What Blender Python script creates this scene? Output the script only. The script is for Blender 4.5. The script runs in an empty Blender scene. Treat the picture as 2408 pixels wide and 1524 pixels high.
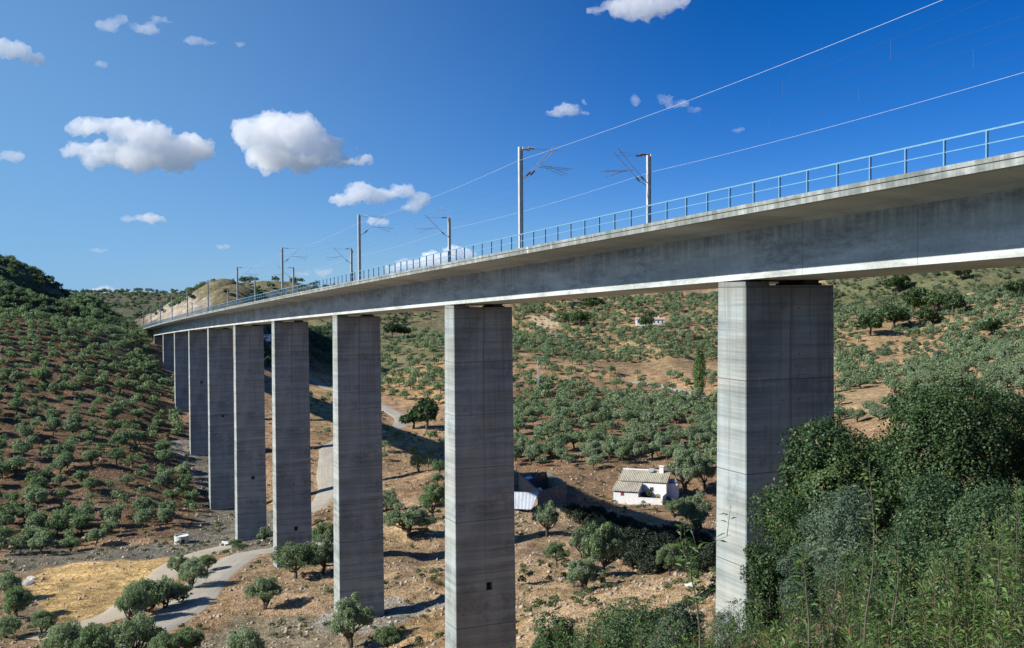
import bpy, bmesh, math, random
import numpy as np
from mathutils import Vector, Matrix
random.seed(7)
RNG = np.random.default_rng(11)
S = bpy.context.scene
COL = S.collection

# ------------------------------------------------------------------ camera
F, PITCH, ROLL = 2446.1, 0.0285636, 0.0053778      # focal length in photo units (2407 wide)
CX, CY = 1203.5, 762.0
cp, sp, cr, sr = math.cos(PITCH), math.sin(PITCH), math.cos(ROLL), math.sin(ROLL)
FW = np.array([0, cp, -sp]); UP0 = np.array([0, sp, cp]); RT0 = np.array([1., 0, 0])
RT = RT0 * cr - UP0 * sr; UP = RT0 * sr + UP0 * cr
cam = bpy.data.cameras.new('camera'); co = bpy.data.objects.new('camera', cam); COL.objects.link(co)
cam.sensor_width = 36; cam.lens = 36 * F / 2407.0; cam.clip_start = .1; cam.clip_end = 30000
co.matrix_world = Matrix(((RT[0], UP[0], -FW[0], 0), (RT[1], UP[1], -FW[1], 0), (RT[2], UP[2], -FW[2], 0), (0, 0, 0, 1)))
S.camera = co

def ray(px, py):
    d = RT * ((px - CX) / F) + UP * ((CY - py) / F) + FW
    return d / d[1]
def at_depth(px, py, Y):
    return ray(px, py) * Y
def project(P):
    P = np.atleast_2d(P); f = P @ FW
    f = np.where(f < .1, .1, f)
    return CX + F * (P @ RT) / f, CY - F * (P @ UP) / f, P @ FW

# ------------------------------------------------------------------ noise
def _h(ix, iy, s):
    n = (ix * 374761393 + iy * 668265263 + s * 982451653) & 0xffffffff
    n = ((n ^ (n >> 13)) * 1274126177) & 0xffffffff
    return ((n ^ (n >> 16)) & 0xffff) / 65535.0
def vnoise(x, y, s=0):
    x = np.asarray(x, float); y = np.asarray(y, float)
    ix = np.floor(x).astype(np.int64); iy = np.floor(y).astype(np.int64)
    fx = x - ix; fy = y - iy; fx = fx * fx * (3 - 2 * fx); fy = fy * fy * (3 - 2 * fy)
    a = _h(ix, iy, s); b = _h(ix + 1, iy, s); c = _h(ix, iy + 1, s); d = _h(ix + 1, iy + 1, s)
    return (a + (b - a) * fx) * (1 - fy) + (c + (d - c) * fx) * fy
def fbm(x, y, s=0, o=4):
    v = 0; a = .5
    for i in range(o):
        v = v + a * (vnoise(x * 2 ** i, y * 2 ** i, s + i) - .5); a *= .5
    return v

# ------------------------------------------------------------------ the line of the bridge
TH, KV, GR, GK = 0.408288, 1.30164e-5, -0.0337525, -1.63143e-5
DP, HB, T1, PT_, PW = 33.370, 2.2983, 45.881, 2.5418, 5.9218
DE, HFB, HFT, HR = 29.472, 5.1003, 5.5426, 6.5602
DC = DP + PW / 2
def bridge(t, d, h):
    t = np.asarray(t, float)
    # heading TH - KV t
    if KV:
        a0 = TH; a1 = TH - KV * t
        x = -(np.cos(a1) - np.cos(a0)) / KV; y = (np.sin(a1) - np.sin(a0)) / (-KV)
    a = TH - KV * t
    off = d - DP
    X = math.cos(TH) * DP + x + np.cos(a) * off
    Y = math.sin(TH) * DP + y + np.sin(a) * off
    return np.stack([X, Y, h + GR * t + GK * t * t], -1)
def bz(t): return GR * t + GK * t * t
def bhead(t): return TH - KV * t         # rotation of local frame: local x = along the line, local y = across, away from camera

# ------------------------------------------------------------------ terrain
CTRL_PIX = [
 (700,1524,130),(450,1400,160),(330,1490,137),(600,1310,190),(200,1380,178),(200,1320,198),(60,1340,193),(0,1520,140),
 (100,1280,220),(427,1275,224),(300,1300,212),(0,1280,220),
 (100,1150,255),(100,1000,300),(100,850,352),(100,750,398),(60,640,520),(0,612,532),(60,690,452),(0,672,460),(120,707,437),(150,718,432),(0,1000,297),(0,850,345),(0,740,395),(0,1150,252),
 (250,1100,268),(250,1000,312),(250,850,365),(250,780,402),(180,692,487),(120,655,507),(215,722,470),(245,748,456),(290,766,444),(320,782,438),
 (400,1000,332),(400,880,375),(350,820,405),(330,795,425),(420,1120,285),(250,1200,243),
 (560,1420,155),(730,1480,134),(690,1390,158),(880,1500,128),(1000,1480,130),
 (760,1120,285),(740,1200,246),(775,1070,303),(955,985,362),(900,950,392),(780,915,432),(727,890,465),
 (750,862,520),(750,760,612),(620,860,520),(620,790,600),
 (940,790,590),(940,760,640),
 (960,900,440),(960,830,530),(930,850,520),(1020,900,440),(1020,830,520),
 (1300,1000,335),(1300,900,425),(1300,800,550),(1300,760,610),(1300,712,690),
 (1100,1000,345),(1100,850,500),
 (1500,1195,232),(1440,1195,232),(1580,1195,232),(1275,1200,228),(1500,1050,305),(1500,950,385),(1500,880,455),(1500,800,560),(1500,725,660),(1500,690,720),
 (1640,1100,270),(1640,900,425),(1640,750,600),(1800,800,520),(1800,700,680),
 (2000,950,330),(2000,850,425),(2000,750,530),(2000,690,610),(2000,655,660),
 (2400,960,245),(2400,850,335),(2400,750,440),(2400,690,520),(2400,640,590),(2400,580,680),
 (2200,870,375),(2200,750,500),(2200,690,570),(2200,635,640),(2200,960,270),
 (1640,1250,192),(1640,1350,150),(1500,1310,170),(1400,1400,133),(1300,1335,158),(1250,1450,117),(1600,1390,112),(1300,1230,205),(1400,1250,196),
 (980,1350,168),(980,1250,205),(960,1150,250),(1010,1300,186),(930,1440,140),(1030,1440,138),
]
def ctrl_world():
    P = [tuple(at_depth(*c)) for c in CTRL_PIX]
    P += [(0,0,-1.7),(0,-15,2),(-12,0,-5),(-25,20,-14),(12,0,0.5),(30,0,6),(5,12,-5.2),(12,30,-10),(3,22,-9.6),(-2,40,-17),
          (25,40,-9),(40,60,-13),(30,95,-25),(60,120,-22),(60,40,0),(-30,60,-28),(-40,95,-40),(-70,100,-42),(-100,140,-46),
          (60,200,-44),(90,170,-34),(100,240,-38),(-15,60,-25.5)]
    # pier bases
    for (t, z) in [(45.9,-19.0),(90.9,-38.9),(135.9,-44.1),(180.9,-47.3),(225.9,-52.6),(270.9,-54.8),(315.9,-46.5),(360.9,-38.0),(405.9,-28.4),(450.9,-22.0)]:
        a = bridge(t + PT_ / 2, DC, 0); P.append((a[0], a[1], z))
    # line beyond the abutment: formation and cutting
    for t in (462, 500, 540, 590, 650, 720):
        z = bz(t) + 4.9
        for d in (DC - 6, DC + 6):
            a = bridge(t, d, 0); P.append((a[0], a[1], z - .25))
        a = bridge(t, DC - 40, 0); P.append((a[0], a[1], z + (-3 if t < 480 else -1)))
    for t in (495, 540, 590, 650, 720):
        for dd, drop in ((24, 0), (45, -10)):
            a = bridge(t, DC + dd, 0); px = CX + F * a[0] / a[1]
            P.append((a[0], a[1], at_depth(px, np.interp(px, [290, 330, 380, 440, 500, 560], [766, 748, 722, 697, 686, 679]) + drop * .5, a[1])[2]))
    for c in [(440,693,610),(500,683,640),(560,676,660),(660,659,690),(740,676,700),(820,690,720)]:
        P.append(tuple(at_depth(*c)))
    # behind the ridges, the far hill and beyond
    P += [(-232,640,-14),(-360,600,4),(-300,525,16.5),(-360,500,12),(-285,470,9),(-330,440,7),(-190,560,-9),(-300,700,-25),(-440,760,-15),(-240,720,-30),(-600,760,-25)]
    P += [tuple(at_depth(*c)) for c in [(180,690,1150),(300,688,1150),(440,691,1150),(300,735,900),(200,740,900),(420,745,880),(60,700,1150)]]
    P += [(-100,900,-8),(0,1000,-15),(150,1000,0),(300,1000,15),(500,1000,30),(-300,1500,-45),(-700,1500,-30),(0,1600,-45),(500,1600,-20),
          (-1800,3000,-70),(0,3000,-70),(1800,3000,-70),(900,900,40),(1400,1600,30),(-1200,1400,-10),(-900,500,-30),(-500,300,-35),(-350,200,-45),
          (500,400,20),(400,250,-10),(200,80,0),(300,-40,20),(-200,-40,-40),(-250,90,-46),(700,100,20),(-600,0,-40)]
    return np.array(P)
CP = ctrl_world()
CSH = 14.0
def _phi(x, y):
    return np.sqrt((x[:, None] - CP[None, :, 0]) ** 2 + (y[:, None] - CP[None, :, 1]) ** 2 + CSH ** 2)
def _solve():
    n = len(CP); A = np.zeros((n + 3, n + 3))
    A[:n, :n] = _phi(CP[:, 0], CP[:, 1]) - np.eye(n) * 1.5
    Q = np.stack([np.ones(n), CP[:, 0] / 500, CP[:, 1] / 500], 1)
    A[:n, n:] = Q; A[n:, :n] = Q.T
    b = np.zeros(n + 3); b[:n] = CP[:, 2]
    return np.linalg.solve(A, b)
CW = _solve()
FLAT = []          # (polyline xy array, half width) where the small relief is levelled (roads, pads)
def base_h(x, y):
    sh = np.shape(x); x = np.ravel(np.asarray(x, float)); y = np.ravel(np.asarray(y, float)); out = np.empty(len(x))
    for i in range(0, len(x), 20000):
        xs, ys = x[i:i + 20000], y[i:i + 20000]
        out[i:i + 20000] = _phi(xs, ys) @ CW[:-3] + CW[-3] + CW[-2] * xs / 500 + CW[-1] * ys / 500
    return out.reshape(sh)
def seg_dist(x, y, poly):
    best = np.full(np.shape(x), 1e9)
    for (x0, y0), (x1, y1) in zip(poly[:-1], poly[1:]):
        dx, dy = x1 - x0, y1 - y0; L = dx * dx + dy * dy + 1e-9
        u = np.clip(((x - x0) * dx + (y - y0) * dy) / L, 0, 1)
        best = np.minimum(best, np.hypot(x - x0 - u * dx, y - y0 - u * dy))
    return best
def relief(x, y):
    r = np.hypot(x, y)
    a = np.clip((r - 25) / 120, .12, 1)
    n = fbm(x / 26, y / 26, 3, 5) * 3.0 + fbm(x / 6.5, y / 6.5, 9, 3) * 1.5
    east = np.clip((x + 60) / 60, 0, 1)
    far = np.clip((r - 300) / 500, 0, 1) * fbm(x / 90, y / 90, 21, 4) * (3 + 9 * east) + east * np.clip((r - 290) / 250, 0, 1) * (.16 - np.abs(fbm(x / 60 + y / 400, y / 150, 71, 3))) * 26
    hill = np.clip((-110 - x) / 30, 0, 1) * np.clip((y - 320) / 40, 0, 1) * np.clip((640 - y) / 60, 0, 1)
    a = a * (1 - .6 * hill)
    gul = np.exp(-((x - 12) / 48) ** 2 - ((y - 165) / 55) ** 2) + .6 * np.exp(-((x + 55) / 40) ** 2 - ((y - 250) / 60) ** 2)
    rug = (np.abs(fbm(x / 15, y / 15, 55, 4)) * -7.5 + 1.2 + fbm(x / 3.2, y / 3.2, 57, 3) * 1.6) * gul
    return n * a + far + rug
def H(x, y):
    x = np.asarray(x, float); y = np.asarray(y, float)
    m = np.ones(np.shape(x))
    for poly, w in FLAT:
        d = seg_dist(x, y, poly); m = m * np.clip((d - w) / 5.0, 0, 1)
    return base_h(x, y) + relief(x, y) * m
_YS = np.concatenate([np.arange(4, 120, 1.0), np.arange(120, 500, 1.5), np.arange(500, 2500, 5)])
def ground_at(px, py):
    """first point of the terrain seen along the sight line through a photo position"""
    d = ray(px, py); P = d[None, :] * _YS[:, None]
    h = H(P[:, 0], P[:, 1]); below = np.where(P[:, 2] < h)[0]
    if len(below) == 0: return None
    k = below[0]
    if k == 0: return np.array([P[0, 0], P[0, 1], h[0]])
    a = P[k - 1, 2] - h[k - 1]; b = h[k] - P[k, 2]; u = a / (a + b + 1e-9)
    q = P[k - 1] * (1 - u) + P[k] * u
    return np.array([q[0], q[1], float(H(q[0], q[1]))])
def gpoly(pts):
    out = []
    for px, py in pts:
        q = ground_at(px, py)
        while q is None and py < 900: py += 4; q = ground_at(px, py)
        out.append((float(q[0]), float(q[1])))
    return out
def densify(poly, step):
    out = []
    pts = np.array(poly)
    # Catmull-Rom
    for i in range(len(pts) - 1):
        p0 = pts[max(i - 1, 0)]; p1 = pts[i]; p2 = pts[i + 1]; p3 = pts[min(i + 2, len(pts) - 1)]
        n = max(2, int(np.linalg.norm(p2 - p1) / step))
        for k in range(n):
            u = k / n
            out.append(.5 * ((2 * p1) + (-p0 + p2) * u + (2 * p0 - 5 * p1 + 4 * p2 - p3) * u * u + (-p0 + 3 * p1 - 3 * p2 + p3) * u ** 3))
    out.append(pts[-1])
    return np.array(out)

# ------------------------------------------------------------------ object helpers
def link(name, me, mat=None, parent=None, smooth=False):
    o = bpy.data.objects.new(name, me); COL.objects.link(o)
    if mat is not None and len(me.materials) == 0: me.materials.append(mat)
    if parent is not None: o.parent = parent
    if smooth: me.polygons.foreach_set('use_smooth', [True] * len(me.polygons))
    return o
def tag(o, label=None, cat=None, group=None, kind=None):
    if label: o['label'] = label
    if cat: o['category'] = cat
    if group: o['group'] = group
    if kind: o['kind'] = kind
    return o
def empty(name, loc, rz=0.0, label=None, cat=None, group=None):
    o = bpy.data.objects.new(name, None); COL.objects.link(o); o.location = loc; o.rotation_euler = (0, 0, rz)
    o.empty_display_size = .3
    return tag(o, label, cat, group)
def mesh_np(name, V, Fq, attr=None, uv=None):
    V = np.asarray(V, np.float32); Fq = np.asarray(Fq, np.int32); k = Fq.shape[1]
    me = bpy.data.meshes.new(name)
    me.vertices.add(len(V)); me.vertices.foreach_set('co', V.ravel())
    me.loops.add(Fq.size); me.loops.foreach_set('vertex_index', Fq.ravel())
    me.polygons.add(len(Fq)); me.polygons.foreach_set('loop_start', np.arange(0, Fq.size, k, dtype=np.int32))
    if attr is not None:
        for an, av in attr.items():
            if av.ndim == 2:
                a = me.attributes.new(an, 'FLOAT_COLOR', 'POINT'); a.data.foreach_set('color', av.astype(np.float32).ravel())
            else:
                a = me.attributes.new(an, 'FLOAT', 'POINT'); a.data.foreach_set('value', av.astype(np.float32))
    if uv is not None:
        l = me.uv_layers.new(name='UVMap'); l.data.foreach_set('uv', np.asarray(uv, np.float32)[Fq.ravel()].ravel())
    me.update(calc_edges=True); me.validate()
    return me
class MB:
    """collects boxes, tubes and faces into one mesh"""
    def __init__(s): s.v = []; s.f = []
    def add(s, vs, fs):
        n = len(s.v); s.v += [tuple(v) for v in vs]; s.f += [tuple(i + n for i in f) for f in fs]; return s
    def box(s, x0, x1, y0, y1, z0, z1, M=None):
        vs = [(x0,y0,z0),(x1,y0,z0),(x1,y1,z0),(x0,y1,z0),(x0,y0,z1),(x1,y0,z1),(x1,y1,z1),(x0,y1,z1)]
        if M is not None: vs = [tuple(M @ Vector(v)) for v in vs]
        return s.add(vs, [(0,3,2,1),(4,5,6,7),(0,1,5,4),(1,2,6,5),(2,3,7,6),(3,0,4,7)])
    def tube(s, pts, r, n=6, caps=True):
        pts = [Vector(p) for p in pts]; m = len(pts)
        rs = r if isinstance(r, (list, tuple)) else [r] * m
        base = len(s.v); prev = None
        for i, p in enumerate(pts):
            d = (pts[min(i + 1, m - 1)] - pts[max(i - 1, 0)]).normalized()
            ref = Vector((0, 0, 1)) if abs(d.z) < .9 else Vector((1, 0, 0))
            if prev is None: a = d.cross(ref).normalized()
            else:
                a = prev - d * prev.dot(d)
                a = a.normalized() if a.length > 1e-6 else d.cross(ref).normalized()
            prev = a; b = d.cross(a)
            for k in range(n):
                w = 2 * math.pi * k / n
                s.v.append(tuple(p + (a * math.cos(w) + b * math.sin(w)) * rs[i]))
        for i in range(m - 1):
            for k in range(n):
                k2 = (k + 1) % n
                s.f.append((base + i * n + k, base + i * n + k2, base + (i + 1) * n + k2, base + (i + 1) * n + k))
        if caps:
            s.f.append(tuple(base + k for k in range(n))[::-1]); s.f.append(tuple(base + (m - 1) * n + k for k in range(n)))
        return s
    def mesh(s, name):
        me = bpy.data.meshes.new(name); me.from_pydata(s.v, [], s.f); me.update()
        return me
    def build(s, name, mat, parent=None, smooth=False, bevel=0):
        me = s.mesh(name)
        if bevel:
            bm = bmesh.new(); bm.from_mesh(me); bmesh.ops.remove_doubles(bm, verts=bm.verts, dist=1e-5)
            bmesh.ops.bevel(bm, geom=list(bm.edges), offset=bevel, segments=1, affect='EDGES', clamp_overlap=True)
            bm.to_mesh(me); bm.free()
        return link(name, me, mat, parent, smooth)

# ------------------------------------------------------------------ materials
def newmat(name):
    m = bpy.data.materials.new(name); m.use_nodes = True
    nt = m.node_tree; nt.nodes.clear()
    out = nt.nodes.new('ShaderNodeOutputMaterial'); b = nt.nodes.new('ShaderNodeBsdfPrincipled')
    nt.links.new(b.outputs[0], out.inputs[0])
    return m, nt, b, out
class G:
    """tiny node-graph helper"""
    def __init__(s, nt): s.nt = nt
    def n(s, t, **kw):
        x = s.nt.nodes.new(t)
        for k, v in kw.items(): setattr(x, k, v)
        return x
    def l(s, a, b): s.nt.links.new(a, b)
    def coord(s, which='Object'): return s.n('ShaderNodeTexCoord').outputs[which]
    def map(s, v, scale=(1,1,1), loc=(0,0,0)):
        m = s.n('ShaderNodeMapping'); s.l(v, m.inputs[0]); m.inputs['Scale'].default_value = scale; m.inputs['Location'].default_value = loc
        return m.outputs[0]
    def noise(s, v, scale, detail=4, rough=.55, dist=0):
        x = s.n('ShaderNodeTexNoise'); s.l(v, x.inputs['Vector']); x.inputs['Scale'].default_value = scale
        x.inputs['Detail'].default_value = detail; x.inputs['Roughness'].default_value = rough; x.inputs['Distortion'].default_value = dist
        return x.outputs['Fac']
    def ramp(s, f, stops):
        r = s.n('ShaderNodeValToRGB'); s.l(f, r.inputs[0]); e = r.color_ramp.elements
        while len(e) < len(stops): e.new(.5)
        for i, (p, c) in enumerate(stops):
            e[i].position = p; e[i].color = (c[0], c[1], c[2], 1) if isinstance(c, (tuple, list)) else (c, c, c, 1)
        return r.outputs[0]
    def mix(s, f, a, b, mode='MIX'):
        x = s.n('ShaderNodeMix', data_type='RGBA', blend_type=mode)
        for v, i in ((f, 0), (a, 6), (b, 7)):
            if isinstance(v, (int, float)): x.inputs[i].default_value = v if i == 0 else (v, v, v, 1)
            elif isinstance(v, (tuple, list)): x.inputs[i].default_value = (*v, 1)
            else: s.l(v, x.inputs[i])
        return x.outputs[2]
    def math(s, op, a, b=0.0):
        x = s.n('ShaderNodeMath', operation=op)
        for v, i in ((a, 0), (b, 1)):
            if isinstance(v, (int, float)): x.inputs[i].default_value = v
            else: s.l(v, x.inputs[i])
        return x.outputs[0]
    def mr(s, v, a, b, c=0., d=1.):
        x = s.n('ShaderNodeMapRange'); s.l(v, x.inputs[0])
        for i, k in enumerate((a, b, c, d)): x.inputs[i + 1].default_value = k
        return x.outputs[0]
    def sep(s, v):
        x = s.n('ShaderNodeSeparateXYZ'); s.l(v, x.inputs[0]); return x.outputs
    def bump(s, h, strength, dist, b):
        x = s.n('ShaderNodeBump'); s.l(h, x.inputs['Height']); x.inputs['Strength'].default_value = strength; x.inputs['Distance'].default_value = dist
        s.l(x.outputs[0], b.inputs['Normal'])
    def attr(s, name, out='Color'):
        x = s.n('ShaderNodeAttribute', attribute_name=name); return x.outputs[out]

def plain(name, col, rough=.7, metal=0., var=.15, scale=3., spec=.4):
    m, nt, b, out = newmat(name); g = G(nt)
    f = g.noise(g.coord(), scale, 5)
    c2 = tuple(min(1, c * (1 + var)) for c in col); c1 = tuple(c * (1 - var) for c in col)
    g.l(g.ramp(f, [(.3, c1), (.7, c2)]), b.inputs['Base Color'])
    b.inputs['Roughness'].default_value = rough; b.inputs['Metallic'].default_value = metal; b.inputs['Specular IOR Level'].default_value = spec
    return m

def concrete_pier():
    m, nt, b, out = newmat('pier_concrete'); g = G(nt); v = g.coord()
    x, y, z = g.sep(v)
    big = g.noise(g.map(v, (.35, .35, .12)), 1.0, 4)
    lift = g.noise(g.map(v, (.03, .03, 1.15)), 1.0, 5, .7)           # boarded lifts
    board = g.noise(g.map(v, (.25, .25, 7.0)), 1.0, 3, .6)
    fine = g.noise(v, 9, 5, .7)
    streak = g.noise(g.map(v, (2.6, 2.6, .10)), 1.0, 5, .65)
    f = g.math('ADD', g.math('MULTIPLY', lift, .50), g.math('MULTIPLY', board, .20))
    f = g.math('ADD', f, g.math('MULTIPLY', big, .30)); f = g.math('ADD', f, g.math('MULTIPLY', fine, .10))
    c = g.ramp(f, [(.39, (.120, .140, .136)), (.5, (.222, .250, .244)), (.61, (.335, .366, .356))])
    c = g.mix(.45, c, g.ramp(g.noise(g.map(v, (.3, .3, .5), (9, 1, 4)), 1.0, 4, .6), [(.35, (1.12, 1.0, .86)), (.65, (.88, 1.0, 1.10))]), 'MULTIPLY')
    st = g.ramp(streak, [(.5, 0.), (.68, 1.)])
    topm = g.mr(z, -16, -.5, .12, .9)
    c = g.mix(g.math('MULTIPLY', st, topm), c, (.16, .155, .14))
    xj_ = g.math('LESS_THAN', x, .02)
    # the head of the pier is darker
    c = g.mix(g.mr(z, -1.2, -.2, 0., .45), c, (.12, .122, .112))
    blot = g.math('MULTIPLY', g.ramp(g.noise(g.map(v, (.22, .22, .30), (3, 8, 2)), 1.0, 6, .65), [(.52, 0.), (.62, 1.)]), g.ramp(g.noise(v, 1.6, 5, .7), [(.4, 0.), (.6, 1.)]))
    c = g.mix(g.math('MULTIPLY', blot, .5), c, (.10, .112, .108))
    # tie holes of the shuttering
    hz = g.math('SUBTRACT', g.math('FRACT', g.math('DIVIDE', z, 2.5)), .5); hz = g.math('MULTIPLY', hz, 2.5)
    hx = g.math('SUBTRACT', g.math('ABSOLUTE', g.math('SUBTRACT', x, PT_ / 2)), .82); hy = g.math('SUBTRACT', g.math('ABSOLUTE', g.math('SUBTRACT', g.math('ABSOLUTE', y), 1.5)), .95)
    def dot_(a, b_): return g.math('LESS_THAN', g.math('ADD', g.math('MULTIPLY', a, a), g.math('MULTIPLY', b_, b_)), .0016)
    hole = g.math('ADD', g.math('MULTIPLY', dot_(hx, hz), g.math('LESS_THAN', y, -99.0 + 101.5)), g.math('MULTIPLY', dot_(hy, hz), xj_))
    c = g.mix(g.math('MULTIPLY', hole, .85), c, (.04, .04, .04))
    # pour joints every 5 m
    fr = g.math('FRACT', g.math('DIVIDE', g.math('ADD', z, 2.6), 5.0))
    j = g.math('LESS_THAN', g.math('ABSOLUTE', g.math('SUBTRACT', fr, .5)), .006)
    c = g.mix(g.math('MULTIPLY', j, .75), c, (.08, .08, .075))
    vj = g.math('LESS_THAN', g.math('ABSOLUTE', y), .022)
    xj = g.math('LESS_THAN', x, 0.0)
    c = g.mix(g.math('MULTIPLY', g.math('MULTIPLY', vj, xj), .6), c, (.09, .09, .085))
    # pale lime runs in places
    lime = g.ramp(g.noise(g.map(v, (1.7, 1.7, .25), (7, 3, 1)), 1.0, 5, .6), [(.66, 0.), (.76, .5)])
    c = g.mix(lime, c, (.5, .49, .46))
    g.l(c, b.inputs['Base Color']); b.inputs['Roughness'].default_value = .88; b.inputs['Specular IOR Level'].default_value = .25
    g.bump(g.math('ADD', g.math('MULTIPLY', board, .6), g.math('MULTIPLY', fine, .5)), .35, .03, b)
    return m

def concrete_deck(name, light=1.0, stain=1.0):
    """uses the UV map: u = metres along the bridge, v = metres above the girder's underside"""
    m, nt, b, out = newmat(name); g = G(nt); uv = g.n('ShaderNodeUVMap', uv_map='UVMap').outputs[0]
    u, vv, _ = g.sep(uv)
    big = g.noise(g.map(uv, (.18, .9, 1)), 1.0, 5, .6)
    fine = g.noise(g.map(uv, (5, 5, 1)), 1.0, 5, .7)
    f = g.math('ADD', g.math('MULTIPLY', big, .7), g.math('MULTIPLY', fine, .3))
    c = g.ramp(f, [(.36, tuple(light * k for k in (.205, .225, .218))), (.52, tuple(light * k for k in (.30, .325, .315))), (.66, tuple(light * k for k in (.40, .425, .41)))])
    # dark water runs coming down from the top of the face
    run = g.noise(g.map(uv, (2.3, .16, 1)), 1.0, 6, .7)
    patch = g.noise(g.map(uv, (.22, .55, 1), (5, 2, 0)), 1.0, 4)
    nz = g.sep(g.n('ShaderNodeNewGeometry').outputs['Normal'])[2]; side = g.mr(g.math('ABSOLUTE', nz), .2, .6, 1., 0.)
    rm = g.math('MULTIPLY', g.ramp(run, [(.40, 0.), (.58, 1.)]), g.mr(vv, 1.0, 2.6, .06, 1.))
    c = g.mix(g.math('MULTIPLY', g.math('MULTIPLY', rm, side), .55 * stain), c, (.075, .088, .06))
    pm = g.math('MULTIPLY', g.ramp(patch, [(.46, 0.), (.56, 1.)]), g.ramp(g.noise(g.map(uv, (1.1, 3.0, 1), (1, 9, 0)), 1., 5, .7), [(.42, 0.), (.6, 1.)]))
    c = g.mix(g.math('MULTIPLY', g.math('MULTIPLY', pm, side), .5 * stain), c, (.10, .108, .108))
    # joints of the cast lengths
    fr = g.math('FRACT', g.math('DIVIDE', u, 7.5)); j = g.math('LESS_THAN', g.math('ABSOLUTE', g.math('SUBTRACT', fr, .5)), .0042)
    c = g.mix(g.math('MULTIPLY', j, .45), c, (.17, .17, .16))
    fr2 = g.math('FRACT', g.math('DIVIDE', g.math('ADD', u, 2.1), 45.0)); j2 = g.math('LESS_THAN', g.math('ABSOLUTE', g.math('SUBTRACT', fr2, .5)), .0025)
    c = g.mix(g.math('MULTIPLY', j2, .7), c, (.55, .53, .48))
    g.l(c, b.inputs['Base Color']); b.inputs['Roughness'].default_value = .88; b.inputs['Specular IOR Level'].default_value = .25
    g.bump(g.math('ADD', fine, g.math('MULTIPLY', run, .5)), .25, .03, b)
    return m

def ground_mat():
    m, nt, b, out = newmat('earth'); g = G(nt); v = g.coord()
    base = g.attr('zone'); gv = g.attr('veg', 'Fac')
    n1 = g.noise(v, .05, 6, .6); n2 = g.noise(v, .35, 6, .65); n3 = g.noise(v, 2.2, 5, .7); n4 = g.noise(v, 9, 3, .6)
    c = g.mix(.7, base, g.ramp(n1, [(.3, .55), (.5, 1.), (.7, 1.4)]), 'MULTIPLY')
    c = g.mix(.95, c, g.ramp(n2, [(.32, .5), (.5, 1.), (.68, 1.45)]), 'MULTIPLY')
    c = g.mix(.9, c, g.ramp(n3, [(.32, .5), (.5, 1.), (.70, 1.5)]), 'MULTIPLY')
    c = g.mix(.6, c, g.ramp(n4, [(.32, .5), (.5, 1.), (.70, 1.5)]), 'MULTIPLY')
    # tufts of dry grass and low green weeds
    gr = g.ramp(g.noise(v, .9, 6, .75, .4), [(.52, 0.), (.62, 1.)])
    c = g.mix(g.math('MULTIPLY', gr, gv), c, g.mix(g.noise(v, .2, 3), (.10, .135, .055), (.26, .22, .09)))
    vo = g.n('ShaderNodeTexVoronoi'); g.l(v, vo.inputs['Vector']); vo.inputs['Scale'].default_value = 1.9
    peb = g.math('MULTIPLY', g.ramp(vo.outputs['Distance'], [(.18, 1.), (.30, 0.)]), g.ramp(g.noise(v, .45, 4, .6), [(.48, 0.), (.58, 1.)]))
    c = g.mix(g.math('MULTIPLY', peb, .55), c, g.mix(vo.outputs['Color'], (.22, .18, .14), (.55, .48, .38)))
    st = g.ramp(g.noise(v, 3.3, 2, .5), [(.70, 0.), (.76, 1.)])
    c = g.mix(g.math('MULTIPLY', st, .55), c, (.42, .37, .30))
    g.l(c, b.inputs['Base Color']); b.inputs['Roughness'].default_value = .95; b.inputs['Specular IOR Level'].default_value = .1
    h = g.math('ADD', g.math('ADD', g.math('MULTIPLY', peb, .35), g.math('MULTIPLY', n2, 1.2)), g.math('ADD', g.math('MULTIPLY', n3, .5), g.math('MULTIPLY', n4, .15)))
    g.bump(h, 1.0, .9, b)
    return m
def road_mat(name, c0, c1):
    m, nt, b, out = newmat(name); g = G(nt); v = g.coord(); uv = g.n('ShaderNodeUVMap', uv_map='UVMap').outputs[0]
    u, w, _ = g.sep(uv)
    n = g.noise(v, .25, 5, .6); n3 = g.noise(v, 3.5, 5, .7)
    tr = g.noise(g.map(uv, (.06, 9, 1)), 1., 4, .6)                 # wheel tracks run along the road
    f = g.math('ADD', g.math('MULTIPLY', n, .35), g.math('ADD', g.math('MULTIPLY', tr, .45), g.math('MULTIPLY', n3, .2)))
    g.l(g.ramp(f, [(.36, c0), (.5, tuple((a + b_) / 2 for a, b_ in zip(c0, c1))), (.64, c1)]), b.inputs['Base Color'])
    b.inputs['Roughness'].default_value = .95; b.inputs['Specular IOR Level'].default_value = .1
    g.bump(g.math('ADD', n3, tr), .5, .12, b)
    return m
def leaf_mat(name, c_dark, c_mid, c_light, trans=.25, rough=.55, odd=None, spec=.35):
    m, nt, b, out = newmat(name); g = G(nt)
    r = g.attr('rnd', 'Fac'); oi = g.n('ShaderNodeObjectInfo').outputs['Random']
    f = g.math('ADD', g.math('MULTIPLY', r, .72), g.math('MULTIPLY', oi, .28))
    stops = [(.12, c_dark), (.5, c_mid), (.9, c_light)]
    c = g.ramp(f, stops)
    if odd is not None: c = g.mix(g.ramp(r, [(odd[0], 0.), (odd[0] + .012, 1.)]), c, odd[1])
    g.l(c, b.inputs['Base Color']); b.inputs['Roughness'].default_value = rough; b.inputs['Specular IOR Level'].default_value = spec
    t = g.n('ShaderNodeBsdfTranslucent'); g.l(g.mix(1., c, (.9, 1.15, .55), 'MULTIPLY'), t.inputs[0])
    mx = g.n('ShaderNodeMixShader'); mx.inputs[0].default_value = trans
    g.l(b.outputs[0], mx.inputs[1]); g.l(t.outputs[0], mx.inputs[2]); g.l(mx.outputs[0], out.inputs[0])
    return m

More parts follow.
